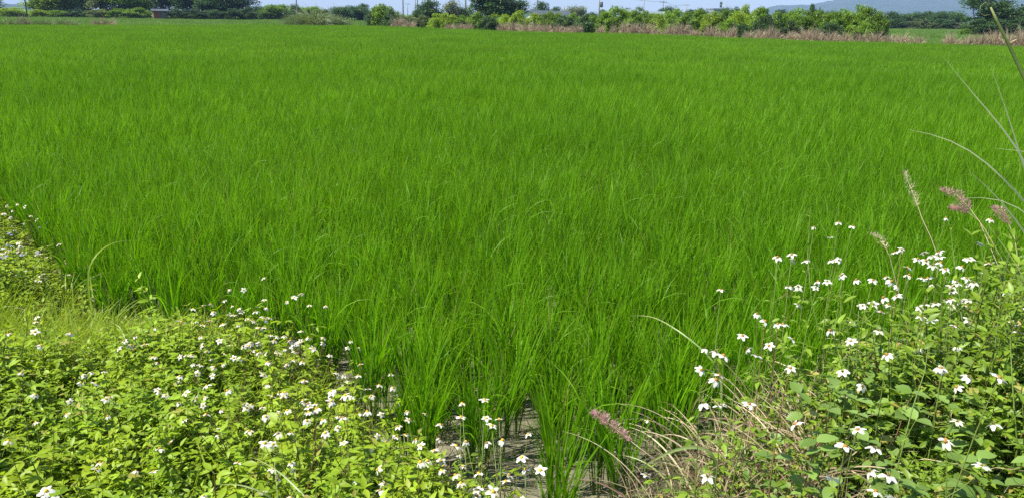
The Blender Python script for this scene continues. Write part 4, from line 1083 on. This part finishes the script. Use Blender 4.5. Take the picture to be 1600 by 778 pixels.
Mp = Mp[(colx < 680) | (colx > 1330) | (_seg_d(Mp, FIELD) < 12)]
n = len(Mp); s = rng.uniform(.85, 1.2, n)
stuff('meadow_grass', 'light green meadow grass beyond the far dyke of the paddy', mead_src, np.column_stack([Mp, np.zeros(n)]), np.column_stack([np.zeros((n, 2)), rng.uniform(0, 6.28, n)]),
      np.stack([s, s, s * rng.uniform(.7, 1.3, n)], 1), rng.integers(0, 4, n))['category'] = 'grass'

# ------------------------------------------------------------------ poles, wires, buildings
def pole(x, d, label, ty=None, h=9.0, r=.17, arms=1, mat=CONCRETE, transformer=False, group=None):
    X, Y = place(x, d)
    if ty is not None: h = z_at(x, ty, d)
    t = thing('utility_pole', label, 'pole', (X, Y, 0), rng.uniform(-.3, .3), 1, group)
    mb = MB(); tube(mb, [(0, 0, -.2), (0, 0, h / 2), (0, 0, h)], [r, r * .85, r * .68], 9); obj('shaft', mb.mesh('shaft', mat), t)
    for k in range(arms):
        z = h - .45 - .9 * k
        mb = MB(); box(mb, (0, .16, z), (2.0 - .3 * k, .1, .12)); a = obj('crossarm', mb.mesh('crossarm', STEEL), t)
        for sx in (-.85, -.35, .35, .85):
            mb = MB(); tube(mb, [(sx, .16, z + .05), (sx, .16, z + .14), (sx, .16, z + .26)], [.03, .06, .035], 6); obj('insulator', mb.mesh('insulator', CONCRETE), a)
    if transformer:
        mb = MB(); tube(mb, [(.42, 0, h - 3.0), (.42, 0, h - 2.95), (.42, 0, h - 2.1), (.42, 0, h - 2.05)], [.2, .27, .27, .2], 10); obj('transformer', mb.mesh('transformer', STEEL), t)
        mb = MB(); box(mb, (.2, 0, h - 2.5), (.3, .08, .08)); obj('bracket', mb.mesh('bracket', STEEL), t)
    return (X, Y, h)
tops = {}
tops[41] = pole(41, 150, 'dark thin post standing in front of the sunlit leafy trees', h=8, r=.12, arms=0, mat=STEEL)
tops[464] = pole(464, 160, 'grey utility pole rising from the low dark treeline', h=9.0, r=.13)
tops[522] = pole(522, 300, 'far slender pole in the dip of the treeline', ty=5, r=.12, arms=0)
tops[593] = pole(593, 330, 'far slender pole above the spiky-topped bush', ty=4, r=.14, arms=0)
tops[630] = pole(630, 170, 'tall utility pole standing alone in the gap beside the twin poles', h=9.5, r=.15)
tops[637] = pole(637, 300, 'short far pole with crossarm between two taller poles', ty=5, r=.15)
tops[649] = pole(649, 190, 'utility pole with twin crossarms beside the dense round-headed tree', h=6.6, r=.13, arms=2)
tops[651] = pole(652.5, 175, 'tallest of the paired poles beside the dense round-headed tree', h=9.0, r=.15)
tops[727] = pole(727.5, 150, 'thick utility pole before the broad dark tree', h=9.5, r=.18)
tops[839] = pole(839, 165, 'utility pole rising behind the grey roofed house', h=9.5, r=.15)
pole(881.5, 280, 'short square chimney-like post beyond the hedge', ty=8, r=.26, arms=0)
pole(886.5, 260, 'thin dark post beside the short square one', ty=9, r=.13, arms=0, mat=STEEL)
tops[935] = pole(935.5, 150, 'utility pole with hanging transformer above the lime hedge', h=6.4, r=.15, arms=2, transformer=True)
tops[1005] = pole(1005, 250, 'slim pole rising from the small dark crown over the hedge', h=8.5, r=.14)
tops[1035] = pole(1035, 230, 'dark pole with a plain crossarm above the hedge', ty=1.5, r=.14, mat=STEEL)
tops[1071] = pole(1071.5, 280, 'short stout pole above the middle of the hedge', ty=6.5, r=.2, arms=1)
tops[1133] = pole(1133.5, 300, 'thin pole behind the cypress and the block building', ty=1.5, r=.13, arms=0)
tops[1190] = pole(1190, 300, 'faint thin pole before the start of the hills', ty=10, r=.1, arms=0)
def wire(a, b, label, dz=0.0, dx=0.0):
    A, Bv = np.array(tops[a], float), np.array(tops[b], float); A[2] += dz; Bv[2] += dz; A[0] += dx; Bv[0] += dx
    s = np.linspace(0, 1, 15)[:, None]; p = A + (Bv - A) * s; p[:, 2] -= 4 * .6 * (s * (1 - s))[:, 0]
    mb = MB(); tube(mb, p - A, .028, 4, 0); o = obj('power_line', mb.mesh('power_line', STEEL)); o.location = A
    return tag(o, label, 'wire')
wire(464, 630, 'upper sagging wire between the treeline pole and the tall pole', -.3)
wire(464, 630, 'lower sagging wire between the treeline pole and the tall pole', -1.5)
wire(41, 464, 'long sagging wire over the tall dark tree row', -.4)
wire(630, 727, 'wire passing over the dense round-headed tree', -.4)
wire(935, 1035, 'wire from transformer pole to the dark pole over the hedge', -.2)
wire(1035, 1071, 'wire from the dark pole to the short stout pole', -.3)

def building(name, label, x, d, w, dp, h, wallm, roofm=None, roof='gable', rh=1.0, rz=0.0, wins=(), door=None):
    X, Y = place(x, d)
    t = thing(name, label, 'building' if name == 'block_building' else name, (X, Y, 0), rz)
    mb = MB(); box(mb, (0, 0, h / 2 - .1), (w, dp, h + .2)); obj('wall', mb.mesh('wall', wallm, False), t)
    mb = MB()
    if roof == 'gable':
        o_ = .35; V = [(-w / 2 - o_, -dp / 2 - o_, h + .01), (w / 2 + o_, -dp / 2 - o_, h + .01), (w / 2 + o_, dp / 2 + o_, h + .01), (-w / 2 - o_, dp / 2 + o_, h + .01), (-w / 2 - o_, 0, h + rh), (w / 2 + o_, 0, h + rh)]
        V2 = [(a, b, c + .12) for a, b, c in V]
        mb.add(V + V2, [(6, 7, 11, 10), (8, 9, 10, 11), (0, 4, 5, 1), (2, 5, 4, 3), (0, 1, 7, 6), (2, 3, 9, 8)]); mb.f.append((np.array([(0, 6, 10, 4), (4, 10, 9, 3), (1, 5, 11, 7), (5, 2, 8, 11)]) + mb.n - 12, 0))
        g = MB(); g.add([(-w / 2 - .003, -dp / 2, h), (-w / 2 - .003, dp / 2, h), (-w / 2 - .003, 0, h + rh), (w / 2 + .003, -dp / 2, h), (w / 2 + .003, dp / 2, h), (w / 2 + .003, 0, h + rh)], [(0, 1, 2), (3, 5, 4)])
        obj('gable', g.mesh('gable', WHITE, False), t)
    else:
        box(mb, (0, 0, h + .2), (w + .3, dp + .3, .22))
    obj('roof', mb.mesh('roof', roofm or wallm, False), t)
    for (wx, wz, ww, wh) in wins:
        mb = MB(); box(mb, (wx, -dp / 2 - .03, wz), (ww + .2, .08, wh + .2)); wo_ = obj('window', mb.mesh('window', WHITE, False), t)
        mb = MB(); box(mb, (wx, -dp / 2 - .06, wz), (ww, .06, wh)); obj('pane', mb.mesh('pane', GLASS, False), wo_)
    if door:
        mb = MB(); box(mb, (door[0], -dp / 2 - .04, door[2] / 2), (door[1], .07, door[2])); obj('door', mb.mesh('door', STEEL, False), t)
    return t
building('shed', 'small rust-red shed under the dark broad tree', 249, 156, 2.3, 2.2, 1.6, RUST, ROOF, rh=.35, rz=.5, door=(.5, .8, 1.5))
building('house', 'low house with dark grey roof and white gable behind the lime shrubs', 840, 108, 2.9, 3.4, 1.75, WHITE, ROOF, rh=.6, rz=.75, wins=[(-1.2, 1.2, .8, .8), (1.2, 1.2, .8, .8)])
building('house', 'low house with long dark roof partly hidden by hedge and crowns', 868, 125, 3.6, 4, 1.6, WALL, ROOF, rh=.8, rz=.05, wins=[(-2, 1.2, .8, .8)])
building('long_shed', 'long shed with pale green-grey sheet roof behind the hedge', 1018, 150, 5.0, 5, 2.0, WALL, SHEET, rh=.7, rz=-.1, wins=[(-2, 1.5, 1, .8), (2, 1.5, 1, .8)])
building('long_shed', 'small pale roofed shed behind the tall hedge shrub', 985, 160, 2.2, 4, 2.6, WALL, SHEET, rh=.5, rz=-.1)
building('block_building', 'grey flat-roofed block building with rows of windows beyond the hedge', 1118, 240, 3.6, 6, 4.2, WALL, WALL, roof='flat', rz=.1, wins=[(a, b, .6, .6) for a in (-1.1, 0, 1.1) for b in (1.6, 3.0)])

# ------------------------------------------------------------------ haze: the air between us and the hills
hz, nt, N, L = new_mat('haze_air')
v = N.new('ShaderNodeVolumePrincipled'); v.inputs['Color'].default_value = (0.40, 0.58, 0.88, 1); v.inputs['Density'].default_value = 0.00020; v.inputs['Anisotropy'].default_value = 0.0
o = N.new('ShaderNodeOutputMaterial'); L.new(v.outputs[0], o.inputs['Volume'])
mb = MB(); box(mb, (0, 4500 - 300, 150 - 2.5), (18500, 9900, 305)); ho = obj('haze', mb.mesh('haze', hz, False)); ho['kind'] = 'stuff'; ho['label'] = 'pale blue haze in the air before the hills'
